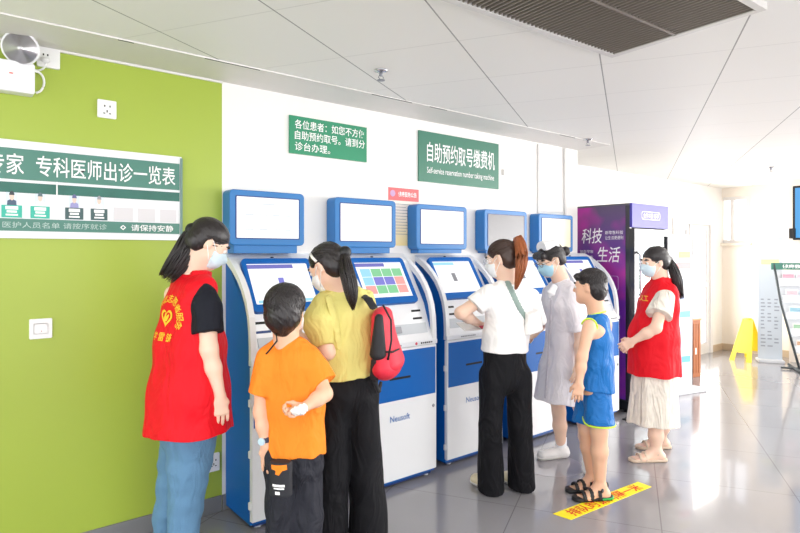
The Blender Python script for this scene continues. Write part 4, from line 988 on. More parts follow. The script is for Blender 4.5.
# ---- woman in the red vest at the left
f1 = V(.87, .50, 0); s1 = np.cross(f1, Z)
g = Fig(JZ(184, 2.62, 0), 'woman in red vest, black T-shirt and blue jeans, head bowed, by the green wall')
h = Head(J(208, 243, 2.60), V(.74, .40, -.56), .94, 0)
nk = J(193, 281, 2.62); shR, shL = J(206, 297, 2.49), J(173, 294, 2.76); elR, wrR = J(209, 349, 2.45), J(220, 396, 2.47)
hp = J(189, 425, 2.62)
b = g.b; h.build(b, nk)
b.chain([nk, J(191, 300, 2.62), J(190, 350, 2.62), hp], [.05, (.13, .07), (.12, .08), (.14, .09)], s1, .04)
arm(b, shR, elR, wrR, (.043, .036, .030, .023)); b.chain([shL, J(172, 345, 2.78), J(185, 395, 2.85)], [.04, .034, .025])
hand(b, wrR, J(221, 430, 2.47)-wrR, -s1, .96, .28, -1)
hand(b, J(185, 395, 2.85), Z*-1, s1, .96, .3, 1)
kR, aR, kL, aL = J(184, 520, 2.57), JZ(181, 2.60, .08), J(169, 518, 2.70), JZ(163, 2.76, .08)
b.chain([J(194, 440, 2.58), kR, aR], [.07, .045, .032]); b.chain([J(180, 438, 2.68), kL, aL], [.07, .045, .032])
g.body(M_skin); h.eyes(g); h.mask(g, M_mask)
b = Body(); hair_shell(h, b); cut_face(h, b, nape=-.07)
b.add(h.cap((0, -.08, .05), (0, -.100, .055), .034, .030), .02) if False else None
hb = h.p(0, -.088, .012); o, v, f = g.wear('hair', b, M_hair, vox=.0045, wrinkle=.0008, wscale=60)
tail(g, 'ponytail', [hb, J(190, 237, 2.58), J(185, 252, 2.565), J(176, 266, 2.555), J(166, 278, 2.555)], [(.020, .020), (.034, .038), (.036, .052), (.032, .050), (.020, .036)], M_hair, 260, 3, s1)
hloc = (0, -.088, .012)
locks(g, h, o, hloc, M_hair, 260, 3)
v, f = Body().add(ecap(hb-h.fr[1]*.006, hb+h.fr[1]*.006, .031, .031, h.fr[0]), 0).mesh(.004); g.link('hair_tie', v, f, M_black)
ts = Body().chain([J(202, 290, 2.52), J(206, 308, 2.48), J(208, 333, 2.455)], [(.060, .058), (.066, .064), (.068, .066)], s1, .02, (0, 1)); ts.add(ecap(J(190, 296, 2.62), J(194, 280, 2.62), (.12, .06), (.06, .055), s1), .03)
g.wear('black_tshirt', ts, M_tee, vox=.006, wrinkle=.0025, wscale=22, stretch=(1, 1, 1.6))
vb = Body().chain([J(195, 274, 2.62), J(192, 287, 2.62), J(190, 308, 2.62), J(190, 345, 2.62), J(189, 390, 2.61), J(189, 429, 2.60)],
                  [(.068, .058), (.150, .076), (.180, .106), (.202, .146), (.225, .168), (.237, .190)], s1, .04, (0, 1))
vb.add(ecap(J(197, 286, 2.60), J(203, 290, 2.53), .060, .064), .03); vb.cut(ecap(J(207, 299, 2.42), J(210, 342, 2.38), (.058, .056), (.055, .072), s1), .008)
vb.add(ecap(J(195, 276, 2.61), J(199, 266, 2.60), (.066, .060), (.072, .066), s1, (0, 1)), .02); vb.cut(ecap(J(197, 271, 2.61), J(201, 258, 2.60), .060, .062, s1), .005)
vo, vv, vf = g.wear('red_vest', vb, M_vest, vox=.006, wrinkle=.0062, wscale=13, seed=3, stretch=(1, 1, 3.2))
# printed heart and characters on the back of the vest
bc = J(172, 322, 2.5); bx = -s1*0+V(-.0, 0, 0) if False else unit(np.array(V(.72, -.62, 0))); bx = unit(s1); bd = f1; bx = unit(np.cross(bd, Z)); by = Z
def press_on(name, data, o, ex, ey, d, m, vv, vf, parent, lift=.003):
    P_, F_ = press(vv, vf, data, o, ex, ey, d, lift)
    if len(F_): return g._mk(name, P_-g.base, F_, m, parent, False)
def turned(data, a, dx, dy):
    vs, fs = data; c, s = math.cos(a), math.sin(a); w = vs.copy(); w[:, 0] = vs[:, 0]*c-vs[:, 1]*s+dx; w[:, 1] = vs[:, 0]*s+vs[:, 1]*c+dy; return w, fs
allv, allf, n0 = [], [], 0
def addt(d):
    global n0
    allv.append(d[0]); allf.extend([tuple(i+n0 for i in q) for q in d[1]]); n0 += len(d[0])
bc = J(166, 317, 2.50)
for i, ch in enumerate('沈北志愿者服务'):
    a = math.radians(140-27*i); addt(turned(fit_text(ch, .038, .034, .007), a-math.pi/2, .088*math.cos(a), .080*math.sin(a)))
for ch, dx in (('学', -.055), ('雷', -.005), ('锋', .045)): addt(turned(fit_text(ch, .038, .036, .007), 0, dx, -.085))
hv = []; 
for i in range(28):
    q = 2*math.pi*i/28; hv.append((.0026*16*math.sin(q)**3, .0026*(13*math.cos(q)-5*math.cos(2*q)-2*math.cos(3*q)-math.cos(4*q)), 0))
hv = np.array(hv); hin = hv*np.array([.68, .66, 1])+np.array([0, .001, 0]); addt((np.concatenate([hv, hin]), [(i, (i+1) % 28, 28+(i+1) % 28, 28+i) for i in range(28)]))
addt((np.array([[-.018, -.004, 0], [-.010, .016, 0], [-.002, .016, 0], [-.002, .001, 0], [.014, .014, 0], [.018, .008, 0], [.002, -.018, 0], [-.012, -.018, 0]]), [tuple(range(8))]))
press_on('vest_print', (np.concatenate(allv), allf), bc, bx, by, bd, M_vyel, vv, vf, vo)
je = Body().chain([J(194, 425, 2.58), J(190, 460, 2.57), kR, J(182, 560, 2.59), JZ(181, 2.60, .03)], [(.100, .098), (.092, .094), (.068, .070), (.066, .07), (.082, .088)], s1, .02, (0, 1))
je.chain([J(184, 425, 2.68), J(180, 460, 2.69), kL, J(166, 560, 2.73), JZ(163, 2.76, .03)], [(.095, .098), (.090, .092), (.068, .070), (.066, .07), (.082, .088)], s1, .02, (0, 1))
je.add(ecap(J(189, 405, 2.62), J(188, 430, 2.62), (.15, .10), (.165, .115), s1), .04)
g.wear('blue_jeans', je, M_den, vox=.007, wrinkle=.004, wscale=20, seed=9, stretch=(1, 1, 1))
for k_ in (JZ(181, 2.60, .08), JZ(163, 2.76, .08)):
    u_, so = shoe(k_, f1); o, _, _ = g.wear('shoe', u_, M_shoe, vox=.006); g.wear('sole', so, M_sole, parent=o, vox=.006)

# ---- boy in orange
f1 = V(.22, .97, 0); s1 = np.cross(f1, Z); sc = .86
g = Fig(JZ(294, 2.5, 0), 'boy in an orange T-shirt and black cargo trousers seen from behind, hand behind his back')
h = Head(J(286, 312, 2.50), V(.13, .98, .04), .98)
nk = J(287, 347, 2.5); b = g.b; h.build(b, nk, True)
b.chain([nk, J(289, 375, 2.5), J(293, 420, 2.5), J(294, 460, 2.5)], [.04, (.10, .06), (.09, .06), (.11, .07)], s1, .03)
shL, shR = J(262, 366, 2.47), J(315, 364, 2.52); elL, wrL = J(261, 412, 2.46), J(266, 446, 2.44); elR, wrR = J(325, 394, 2.42), J(305, 407, 2.345)
arm(b, shL, elL, wrL, (.034, .030, .026, .020)); arm(b, shR, elR, wrR, (.034, .030, .027, .020))
hand(b, wrL, J(270, 470, 2.45)-wrL, -f1*1.0+s1*.5, .84, .5, -1)
hand(b, wrR, J(291, 413, 2.32)-wrR, V(-.2, -.6, .9), .80, .95, 1, .02)
lg = [(J(283, 460, 2.5), J(283, 512, 2.48), JZ(281, 2.5, .07)), (J(307, 460, 2.52), J(307, 515, 2.5), JZ(308, 2.52, .07))]
for (p, q, r) in lg: b.chain([p, q, r], [.055, .042, .03])
g.body(M_skin2); h.eyes(g); h.mask(g, M_maskw)
b = Body(); hair_shell(h, b, thick=.008); b.add(h.cap((0, -.06, -.02), (0, -.052, -.080), (.050, .034), (.030, .024)), .03); b.add(h.e((.02, -.03, .095), (.03, .03, .025)), .02)
b.cut(ell(h.p(0, .15, -.06), (.11*h.s, .13*h.s, .125*h.s), h.fr), .004)
for q in (-1, 1): b.cut(h.e((q*.088, -.002, -.020), (.026, .030, .048)), .004)
ho, _, _ = g.wear('hair', b, M_hair, vox=.0045, wrinkle=.002, wscale=70); BE = [(-.035, -.085, -.055), (-.062, -.055, -.040), (-.076, -.030, -.010), (-.079, .010, .030), (-.070, .045, .045), (-.045, .074, .055), (0, .086, .060)]; BE = BE+[(-x, y, z) for (x, y, z) in BE[-2::-1]]; locks(g, h, ho, (.01, -.055, .118), M_hair, 420, 9, .008, BE, .5, .002, .5)
t_ = Body().chain([nk+Z*.005, J(288, 352, 2.5), J(290, 366, 2.5), J(294, 405, 2.5), J(293, 452, 2.5)], [(.052, .046), (.115, .066), (.142, .088), (.128, .094), (.140, .112)], s1, .03, (0, 1))
t_.chain([J(268, 357, 2.48), J(260, 394, 2.46)], [(.048, .05), (.052, .056)], s1, .025, (0, 1)); t_.chain([J(310, 357, 2.51), J(325, 382, 2.47)], [(.046, .048), (.052, .056)], s1, .025, (0, 1))
t_.cut(ell(nk+Z*.045, (.043, .043, .024)), .008)
o, _, _ = g.wear('orange_tshirt', t_, M_or, vox=.0055, wrinkle=.0042, wscale=19, seed=21, stretch=(1, 1, 1.7))
g.tube('neck_lanyard', [h.p(-.02, -.075, -.07), J(277, 341, 2.42), J(268, 352, 2.43), J(262, 358, 2.45)], .0035, M_black)
tr = Body().chain([J(283, 455, 2.5), lg[0][1], lg[0][2]-Z*.02], [(.078, .092), (.072, .078), (.066, .068)], s1, .012, (0, 1)).chain([J(306, 455, 2.52), lg[1][1], lg[1][2]-Z*.02], [(.070, .088), (.066, .074), (.062, .066)], s1, .012, (0, 1))
tr.add(ecap(J(294, 440, 2.5), J(294, 462, 2.5), (.128, .10), (.130, .10), s1), .03)
to, tv, tf = g.wear('cargo_trousers', tr, M_cargo, vox=.006, wrinkle=.004, wscale=22, seed=4)
pc_ = J(281, 478, 2.36); pk_ = Body().add(both(ecap(pc_+Z*.07, pc_-Z*.07, (.050, .03), (.050, .03), s1, (1, 1)), (lambda X, Y, Zz: np.abs((X-pc_[0])*s1[0]+(Y-pc_[1])*s1[1])-.046, pc_-.1, pc_+.1)), 0)
g.wear('cargo_pocket', pk_, mat('pocket_black', '22232a', .7), parent=to, vox=.004)
def patch(name, pts, m, parent, d=V(0, 1, 0), dist=2.0):   # flat piece pressed onto the trousers
    P3 = np.array([J(u_, v_, dist) for u_, v_ in pts]); c0_ = P3.mean(0); return c0_, P3
pv, pf = pk_.mesh(.004)
flap = np.array([[-.032, .062, 0], [.034, .066, 0], [.036, .046, 0], [.012, .040, 0], [.002, .022, 0], [-.014, .026, 0], [-.010, .042, 0], [-.030, .044, 0]])
cc0 = J(280, 478, 2.36); pe = V(1, 0, 0)
P_, F_ = press(pv, pf, (flap, [tuple(range(8))]), cc0, pe, Z, A, .004); g._mk('orange_flap', P_-g.base, F_, M_or, to, False)
for (ww, hh_, dx, dy) in ((.052, .010, 0, -.020), (.044, .006, .002, -.032), (.020, .013, -.004, -.050)):
    P_, F_ = press(pv, pf, (np.array([[dx-ww/2, dy-hh_/2, 0], [dx+ww/2, dy-hh_/2, 0], [dx+ww/2, dy+hh_/2, 0], [dx-ww/2, dy+hh_/2, 0]]), [(0, 1, 2, 3)]), cc0, pe, Z, A, .003)
    if len(F_): g._mk('pocket_print', P_-g.base, F_, M_letter, to, False)
wd = unit(wrL-elL); wc = J(265, 440, 2.445)
v, f = Body().add(ecap(wc-wd*.011, wc+wd*.011, .027, .027, s1, (1, 1)), 0).mesh(.003); wo = g.link('wristwatch', v, f, mat('watch_navy', '1d2c4a', .5))
fc = wc-A*.022-R*.010; v, f = Body().add(ecap(fc-A*.004-R*.002, fc+A*.004+R*.002, (.016, .018), (.016, .018), Z, (1, 1)), 0).mesh(.0025); g.link('watch_face', v, f, mat('watch_light', 'bcd8ea', .3), wo)
for (p, q, r) in lg:
    u_, so = shoe(r, f1, .9, .22); o, _, _ = g.wear('shoe', u_, M_sblk, vox=.006); g.wear('sole', so, M_sole, parent=o, vox=.006)
# crumpled tissue in his hand
tc_ = J(298, 411, 2.295); v, f = Body().add(ell(tc_, (.030, .022, .020)), 0).add(ell(tc_+R*.02+Z*.01, (.02, .016, .02)), .01).mesh(.004, wrinkle=.004, wscale=60)
o = mesh_obj('paper_tissue', v-tc_, f, M_paper, smooth=True, loc=tc_); tag(o, 'crumpled white tissue held behind the back of the boy in orange', 'tissue')

# ---- woman in yellow with the red backpack
f1 = V(-.38, .92, 0); s1 = np.cross(f1, Z)
g = Fig(JZ(350, 2.82, 0), 'woman in pale yellow blouse and wide black trousers, dark ponytail, bending to the kiosk')
h = Head(J(328, 267, 2.80), V(-.76, .42, -.48), .98, 0)
nk = J(340, 291, 2.83); b = g.b; h.build(b, nk)
b.chain([nk, J(343, 312, 2.83), J(346, 350, 2.82), J(347, 385, 2.82)], [.048, (.125, .07), (.11, .075), (.14, .09)], s1, .04)
shL, shR = J(322, 308, 2.75), J(364, 305, 2.90); elL, wrL = J(328, 352, 2.72), J(306, 338, 2.82)
arm(b, shL, elL, wrL, (.042, .036, .031, .023)); arm(b, shR, J(362, 350, 3.02), J(345, 345, 3.15), (.036, .034, .030, .023))
hand(b, wrL, J(294, 330, 2.90)-wrL, V(0, .5, .8), .93, .4, 1); hand(b, J(345, 345, 3.15), V(-.8, .5, .2), Z*-1, .93, .3, -1)
lg = [(J(334, 395, 2.80), J(331, 475, 2.78), JZ(326, 2.80, .08)), (J(360, 395, 2.84), J(366, 475, 2.84), JZ(369, 2.86, .08))]
for (p, q, r) in lg: b.chain([p, q, r], [.075, .05, .035])
g.body(M_skin); h.eyes(g); h.mask(g, M_maskw)
b = Body(); hair_shell(h, b); cut_face(h, b, nape=-.08); b.add(h.cap((0, -.10, .02), (0, -.118, .015), .032, .028), .02); ho, _, _ = g.wear('hair', b, M_hair, vox=.0045, wrinkle=.0008, wscale=60)
hb = h.p(0, -.118, .015)
tail(g, 'ponytail', [hb, J(346, 268, 2.71), J(350, 284, 2.69), J(352, 298, 2.69), J(353, 309, 2.70)], [(.018, .018), (.032, .036), (.034, .038), (.026, .026), (.008, .010)], M_hair, 200, 5, s1)
locks(g, h, ho, (0, -.118, .015), M_hair, 260, 4)
v, f = Body().add(ecap(hb-h.fr[1]*.006, hb+h.fr[1]*.006, .031, .031, h.fr[0]), 0).mesh(.004); g.link('hair_tie', v, f, M_black)
clip = g.tube('hair_clip', [h.p(-.087, -.008, .028), h.p(-.085, .004, .054), h.p(-.072, .016, .082)], .007, mat('clip_pearl', 'f2efe8', .25))
t_ = Body().chain([nk, J(342, 300, 2.83), J(343, 316, 2.83), J(346, 350, 2.82), J(348, 376, 2.82)], [(.058, .05), (.145, .075), (.168, .100), (.142, .100), (.152, .118)], s1, .03, (0, 1))
t_.chain([J(325, 303, 2.77), J(321, 322, 2.74), J(325, 345, 2.72)], [(.056, .06), (.080, .085), (.052, .055)], s1, .02, (0, 1)); t_.chain([shR+Z*.01, J(366, 340, 2.96)], [(.055, .06), (.065, .07)], s1, .02, (0, 1))
t_.cut(ell(nk+Z*.05, (.05, .05, .035)), .01)
o, v, f = g.wear('yellow_blouse', t_, M_yel, vox=.006, wrinkle=.0042, wscale=19, seed=11, stretch=(1, 1, 1.8))
# shoulder ruffle
rp = []
for i in range(25):
    q_ = i/24; p = J(328+12*q_, 297+52*q_-4*math.sin(3.14*q_), 2.715-.02*math.sin(3.14*q_)); rp.append(p+V(-.6, -.7, 0)*(.008*math.sin(i*1.9)))
b = Body().chain(rp, [(.016, .006)]*25, V(-.6, -.5, .1), .006)
g.wear('shoulder_ruffle', b, M_yel, parent=o, vox=.0045)
tr = Body()
for i, (p, q, r) in enumerate(lg): tr.chain([p-Z*.0, q, r-Z*.045], [(.088, .105), (.090, .100), (.100, .108)], s1, .006, (0, 1))
tr.add(ecap(J(347, 370, 2.82), J(347, 392, 2.82), (.130, .105), (.145, .122), s1), .04)
g.wear('wide_trousers', tr, M_trb, vox=.007, wrinkle=.0045, wscale=16, seed=31, stretch=(1, 1, 2.6))
for (p, q, r) in lg:
    u_, so = shoe(r, f1); o, _, _ = g.wear('shoe', u_, M_shoe, vox=.006); g.wear('sole', so, M_sole, parent=o, vox=.006)
# backpack on her right shoulder
bt_, bb_ = J(382, 316, 2.80), J(387, 364, 2.80); fx = V(1, -.25, 0)
g2 = Fig(J(385, 378, 2.80), None); sd = np.cross(Z, fx)
bk = Body().add(ecap(bt_, bb_, (.105, .045), (.140, .072), sd), 0); v, f = bk.mesh(.005, .002, 16)
ro = g2.link('backpack', v, f, mat('pack_red', 'd8243c', .6, bump=.15), None); ro.location = g2.base; g2.root = ro
tag(ro, 'red and black backpack on the shoulder of the woman in yellow', 'backpack')
sp_ = Body().add(ecap(J(379, 318, 2.70), J(378, 354, 2.69), (.020, .026), (.040, .032), fx), 0); v, f = sp_.mesh(.005); g2.link('black_side_panel', v, f, mat('pack_black', '1c1d22', .65), ro)
fp_ = Body().add(ecap(bt_+fx*.030-Z*.13, bb_+fx*.030+Z*.015, (.100, .046), (.112, .052), sd), 0); v, f = fp_.mesh(.005); g2.link('front_pocket', v, f, MATS['pack_red'], ro)
g2.tube('zipper', [J(383, 305, 2.69), J(391, 320, 2.685), J(391.5, 340, 2.68), J(388, 360, 2.68)], .005, MATS['pack_black'], parent=ro)
g2.tube('zipper', [J(385, 352, 2.675), J(393, 352, 2.70), J(399, 349, 2.75)], .0045, MATS['pack_black'], parent=ro)
v, f = Body().chain([J(377, 362, 2.69), J(374, 378, 2.72)], [(.03, .016), (.022, .014)], fx).mesh(.005); g2.link('bottle_pocket', v, f, MATS['pack_black'], ro)
for (a_) in ([J(356, 300, 2.93), J(361, 294, 2.86), J(368, 299, 2.76), J(374, 308, 2.73)], [J(378, 374, 2.74), J(376, 384, 2.74), J(379, 392, 2.76), J(381, 382, 2.78)]):
    v, f = Body().chain(a_, [(.022, .007)]*4 if a_[0][2] > 1.2 else [(.010, .004)]*4, s1, .005).mesh(.004); g2.link('strap', v, f, MATS['pack_black'], ro)

# ---- woman in the white T-shirt
f1 = V(-.50, .86, 0); s1 = np.cross(f1, Z)
g = Fig(JZ(506, 3.62, 0), 'woman with brown ponytail in white T-shirt and straight black trousers, at a kiosk')
h = Head(J(502, 259, 3.62), V(-.86, .44, -.24), 1.0)
nk = J(508, 284, 3.63); b = g.b; h.build(b, nk)
b.chain([nk, J(509, 300, 3.63), J(507, 335, 3.62), J(505, 365, 3.62)], [.048, (.12, .06), (.10, .06), (.09, .06)], s1, .04)
shL, shR = J(489, 294, 3.54), J(530, 296, 3.72); elL, wrL = J(461, 313, 3.52), J(479, 324, 3.70)
arm(b, shL, elL, wrL, (.042, .037, .031, .023)); arm(b, shR, J(531, 325, 3.85), J(505, 325, 3.95))
hand(b, wrL, V(.45, .8, -.1), Z*-1, .95, .3, -1); hand(b, J(505, 325, 3.95), V(-.8, .4, 0), Z*-1, .95, .3, 1)
lg = [(J(492, 375, 3.60), J(490, 425, 3.58), JZ(491, 3.66, .07)), (J(518, 375, 3.65), J(520, 425, 3.63), JZ(522, 3.70, .07))]
for (p, q, r) in lg: b.chain([p, q, r], [.060, .045, .033])
g.body(M_skin); h.eyes(g); h.mask(g, M_maskw)
b = Body(); hair_shell(h, b); cut_face(h, b); b.add(h.cap((0, -.095, .055), (0, -.118, .07), .03, .028), .02); ho, _, _ = g.wear('hair', b, M_hair_dk, vox=.0045, wrinkle=.0008, wscale=60)
hb = J(516, 242, 3.55)
tail(g, 'ponytail', [h.p(0, -.108, .068), J(519, 240, 3.56), J(522, 256, 3.50), J(520, 272, 3.49), J(516, 288, 3.50)], [(.016, .018), (.030, .034), (.036, .038), (.030, .030), (.008, .012)], M_hair_br, 220, 8, s1)
locks(g, h, ho, (0, -.112, .068), M_hair_dk, 260, 5)
gl = Body().add(both(h.e((0, .070, .004), (.078, .052, .030)), half(h.p(0, .05, 0), -h.fr[1])), 0); v, f = gl.mesh(.004); g.link('safety_goggles', v, f, M_clear)
t_ = Body().chain([nk, J(509, 291, 3.63), J(509, 303, 3.63), J(506, 335, 3.62), J(505, 351, 3.62)], [(.056, .05), (.150, .075), (.168, .100), (.158, .110), (.170, .125)], s1, .03, (0, 1))
t_.chain([J(490, 293, 3.55), J(475, 306, 3.53)], [(.056, .06), (.066, .068)], s1, .02, (0, 1)); t_.chain([shR, J(537, 322, 3.80)], [(.055, .06), (.068, .07)], s1, .02, (0, 1))
t_.cut(ell(nk+Z*.045, (.05, .05, .032)), .01)
o, tv_, tf_ = g.wear('white_tshirt', t_, M_wt, vox=.006, wrinkle=.0042, wscale=17, seed=12, stretch=(1, 1, 1.8))
tr = Body()
for i, (p, q, r) in enumerate(lg): tr.chain([p, q, r-Z*.050], [(.076, .095), (.068, .082), (.082, .094)], s1, .006, (0, 1))
tr.add(ecap(J(505, 343, 3.62), J(505, 376, 3.62), (.150, .105), (.154, .112), s1, (1, 0)), .03)
g.wear('black_trousers', tr, M_trb, vox=.006, wrinkle=.0035, wscale=16, seed=32, stretch=(1, 1, 2.6))
for (p, q, r) in lg:
    u_, so = shoe(r, f1); o, _, _ = g.wear('shoe', u_, mat('shoe_cream', 'e2d6b4', .5), vox=.006); g.wear('sole', so, M_sole, parent=o, vox=.006)
g2 = Fig(J(535, 322, 3.58), None); bc_ = g2.base
v, f = Body().add(both(ecap(J(532, 312, 3.56), J(534, 332, 3.58), (.048, .03), (.072, .035), s1, (1, 1)), half(J(533, 335, 3.57), -Z)), 0).mesh(.005, .0015, 20)
ro = g2.link('shoulder_bag', v, f, mat('bag_white', 'ece9e6', .6), None); ro.location = g2.base; g2.root = ro
tag(ro, 'small white bag on a grey-green strap across the back of the woman in white', 'bag')
tree_ = BVHTree.FromPolygons([tuple(x) for x in tv_], [tuple(int(i) for i in q) for q in tf_]); path = []
for i in range(15):
    s_ = i/14; u_, v_ = 507+(529-507)*s_, 281+(325-281)*s_-3*math.sin(s_*math.pi)*-1*.6
    p0_ = J(u_, v_, 3.0); dd_ = unit(p0_-CAM); hit = tree_.ray_cast(Vector(p0_), Vector(dd_)); path.append(np.array(hit[0])-A*.004 if hit[0] is not None and (J(0, 0, 1) is not None) else J(u_, v_, 3.52))
path = [p for p in path]
v, f = Body().chain(path, [(.018, .005)]*len(path), V(1, .2, .45), .004).mesh(.004); g2.link('strap', v, f, mat('strap_sage', '8fa39c', .6), ro)
v, f = Body().add(ell(path[-1]-Z*.012, (.010, .008, .010)), 0).mesh(.003); g2.link('buckle', v, f, M_chrome, ro)
# papers and red cards on the tray in front of her
for (pp, w_, d_, c_, nm, lb) in ((J(470, 326, 3.74), .16, .10, 'e9e6e4', 'folded_papers', 'loose white papers on the kiosk tray under the forearm of the woman in white'), (J(484, 327, 3.66), .06, .03, 'c8485a', 'card_case', 'small dark red card case at the hand of the woman in white')):
    o = B().box(-w_/2, w_/2, -d_/2, d_/2, -.004, .004, .002).box(-w_/2+.01, w_/2-.02, -d_/2+.01, d_/2-.01, .004, .007).obj(nm, mat(nm, c_, .5)); o.location = pp; o.rotation_euler = (.45, 0, -.1); tag(o, lb, 'papers' if 'papers' in nm else 'card case')

# ---- nurse
f1 = V(-.93, -.36, 0); s1 = np.cross(f1, Z)
g = Fig(JZ(570, 4.12, 0), 'nurse in pale uniform dress, white cap, glasses and blue face mask')
h = Head(J(551, 260, 4.15), V(-.86, -.28, -.36), 1.0)
nk = J(561, 281, 4.16); b = g.b; h.build(b, nk)
b.chain([nk, J(562, 300, 4.16), J(563, 340, 4.16), J(562, 375, 4.16)], [.046, (.12, .07), (.10, .07), (.13, .09)], s1, .04)
shL, shR = J(573, 294, 4.04), J(549, 292, 4.30)
arm(b, shL, J(580, 334, 4.02), J(578, 366, 3.98)); arm(b, shR, J(543, 322, 4.34), J(534, 335, 4.30))
hand(b, J(578, 366, 3.98), V(-.2, 0, -1), s1, .93, .3, 1); hand(b, J(534, 335, 4.30), V(-.6, .2, -.6), Z*-1, .93, .3, -1)
lg = [(J(556, 385, 4.24), J(559, 412, 4.22), JZ(561, 4.27, .08)), (J(575, 385, 4.08), J(584, 420, 4.02), JZ(589, 3.98, .08))]
for (p, q, r) in lg: b.chain([p, q], [.07, .048]); b.chain([q, q*.6+r*.4, r], [.048, .050, .033])
g.body(M_skin); h.eyes(g); mo_ = h.mask(g, mat('mask_nurse', 'a9d4e8', .75))
b = Body(); hair_shell(h, b, thick=.002); cut_face(h, b, nape=-.055); b.add(h.cap((-.05, .082, .062), (.05, .082, .062), (.02, .026), (.02, .026)), .02)
b.add(h.e((0, -.135, .015), (.036, .034, .036)), .01); ho, _, _ = g.wear('hair', b, M_hair, vox=.0045, wrinkle=.0008, wscale=60); locks(g, h, ho, (0, -.112, .02), M_hair, 240, 7, .002)
cp = Body().add(both(ecap(h.p(0, .045, .112), h.p(0, -.070, .082), (.064, .046), (.058, .046), h.fr[0], (1, 1)), half(h.p(0, .02, .085), -(h.fr[2]*.95-h.fr[1]*.25))), 0)
g.wear('nurse_cap', cp, M_cap, vox=.004, wrinkle=.0006, wscale=30)
for q in (-1, 1):
    c_ = h.p(q*.032, .108, .004); ring_ = [c_+h.fr[0]*.021*math.cos(a*math.pi/8)+h.fr[2]*.017*math.sin(a*math.pi/8) for a in range(17)]; go = g.tube('eyeglasses', ring_, .0018, mat('glasses_frame', '6a5a58', .4)) if q < 0 else g.tube('lens_rim', ring_, .0018, MATS['glasses_frame'], parent=go)
    g.tube('temple_arm', [h.p(q*.053, .104, .006), h.p(q*.074, .06, .010), h.p(q*.078, .0, .014)], .0018, MATS['glasses_frame'], parent=go)
t_ = Body().chain([nk, J(562, 290, 4.16), J(562, 305, 4.16), J(563, 340, 4.16), J(560, 370, 4.16), J(557, 400, 4.16)], [(.052, .05), (.140, .08), (.158, .118), (.128, .112), (.158, .142), (.172, .166)], s1, .03, (0, 1))
t_.chain([shL+Z*.012, J(577, 331, 4.03)], [(.052, .055), (.058, .060)], s1, .02, (0, 1)); t_.chain([shR, J(545, 318, 4.33)], [(.05, .05), (.054, .056)], s1, .02, (0, 1))
t_.cut(ell(nk+Z*.045, (.048, .048, .034)), .008)
no, nv, nf = g.wear('uniform_dress', t_, M_ns, vox=.006, wrinkle=.0036, wscale=14, seed=14, stretch=(1, 1, 2.6))
cl = Body().chain([J(555, 286, 4.04), J(551, 293, 4.03), J(549, 298, 4.05)], [(.022, .010), (.026, .010), (.006, .006)], V(1, 0, -.3), .01); g.wear('collar', cl, M_cap, parent=no, vox=.005)
q_ = Body().chain([J(551, 300, 4.03), J(549, 345, 4.03), J(545, 398, 3.99)], [(.004, .014), (.004, .014), (.004, .014)], f1, 0); g.wear('front_seam', q_, mat('seam_grey', 'cfc8d0', .7), parent=no, vox=.005)
for i, (p, q, r) in enumerate(lg):
    u_, so = shoe(r, V(-1, -.25, 0) if i == 0 else V(.5, .85, 0), 1, .245); o, _, _ = g.wear('shoe', u_, M_shoe, vox=.006, wrinkle=.001, wscale=50); g.wear('sole', so, M_sole, parent=o, vox=.006)
    v, f = Body().chain([r-Z*.01, r+Z*.075], [.040, .042], flat=(0, 1)).mesh(.005); g.link('sock', v, f, M_cap)

# ---- boy in the blue jersey
f1 = V(-.90, .42, 0); s1 = np.cross(f1, Z)
g = Fig(JZ(598, 3.56, 0), 'boy in shiny blue sleeveless jersey and shorts with lime edging, black sandals')
h = Head(J(590, 287, 3.57), V(-.82, .57, -.06), .95)
nk = J(597, 314, 3.57); b = g.b; h.build(b, nk, True)
b.chain([nk, J(597, 330, 3.57), J(596, 360, 3.57), J(595, 390, 3.57)], [.04, (.115, .065), (.10, .065), (.11, .08)], s1, .03)
shL, shR = J(589, 326, 3.47), J(606, 324, 3.67); elL, wrL = J(582, 357, 3.44), J(579, 383, 3.42)
arm(b, shL, elL, wrL, (.038, .031, .028, .021)); arm(b, shR, J(604, 355, 3.72), J(596, 378, 3.72), (.038, .032, .028, .021))
hand(b, wrL, J(577, 400, 3.41)-wrL, V(.3, 1, 0), .84, .35, -1); hand(b, J(596, 378, 3.72), Z*-1, V(0, -1, 0), .84, .3, 1)
lg = [(J(599, 395, 3.52), J(599, 432, 3.50), JZ(600, 3.55, .085)), (J(589, 395, 3.63), J(587, 430, 3.62), JZ(592, 3.68, .085))]
for (p, q, r) in lg: b.chain([p, q], [.060, .050]); b.chain([q, q*.65+r*.35, r], [.049, .050, .031]); foot(b, r, V(-1, -.12, 0), .95, .205)
g.body(M_skin2); h.eyes(g)
b = Body(); hair_shell(h, b, thick=-.001); b.add(h.cap((0, -.06, -.02), (0, -.056, -.070), (.048, .034), (.034, .024)), .03)
b.cut(ell(h.p(0, .155, -.055), (.11*h.s, .13*h.s, .115*h.s), h.fr), .004)
for q in (-1, 1): b.cut(h.e((q*.082, .008, -.020), (.022, .034, .044)), .004)
b.add(h.cap((-.04, .070, .075), (.04, .070, .075), .020, .020), .02); ho, _, _ = g.wear('hair', b, M_hair, vox=.0045, wrinkle=.002, wscale=70); locks(g, h, ho, (.01, -.045, .118), M_hair, 420, 10, .001, BE, .5, .002, .5)
t_ = Body().chain([nk+Z*.0, J(598, 321, 3.57), J(598, 340, 3.57), J(597, 365, 3.57), J(595, 389, 3.57)], [(.048, .043), (.088, .068), (.118, .090), (.122, .102), (.132, .122)], s1, .02, (0, 1))
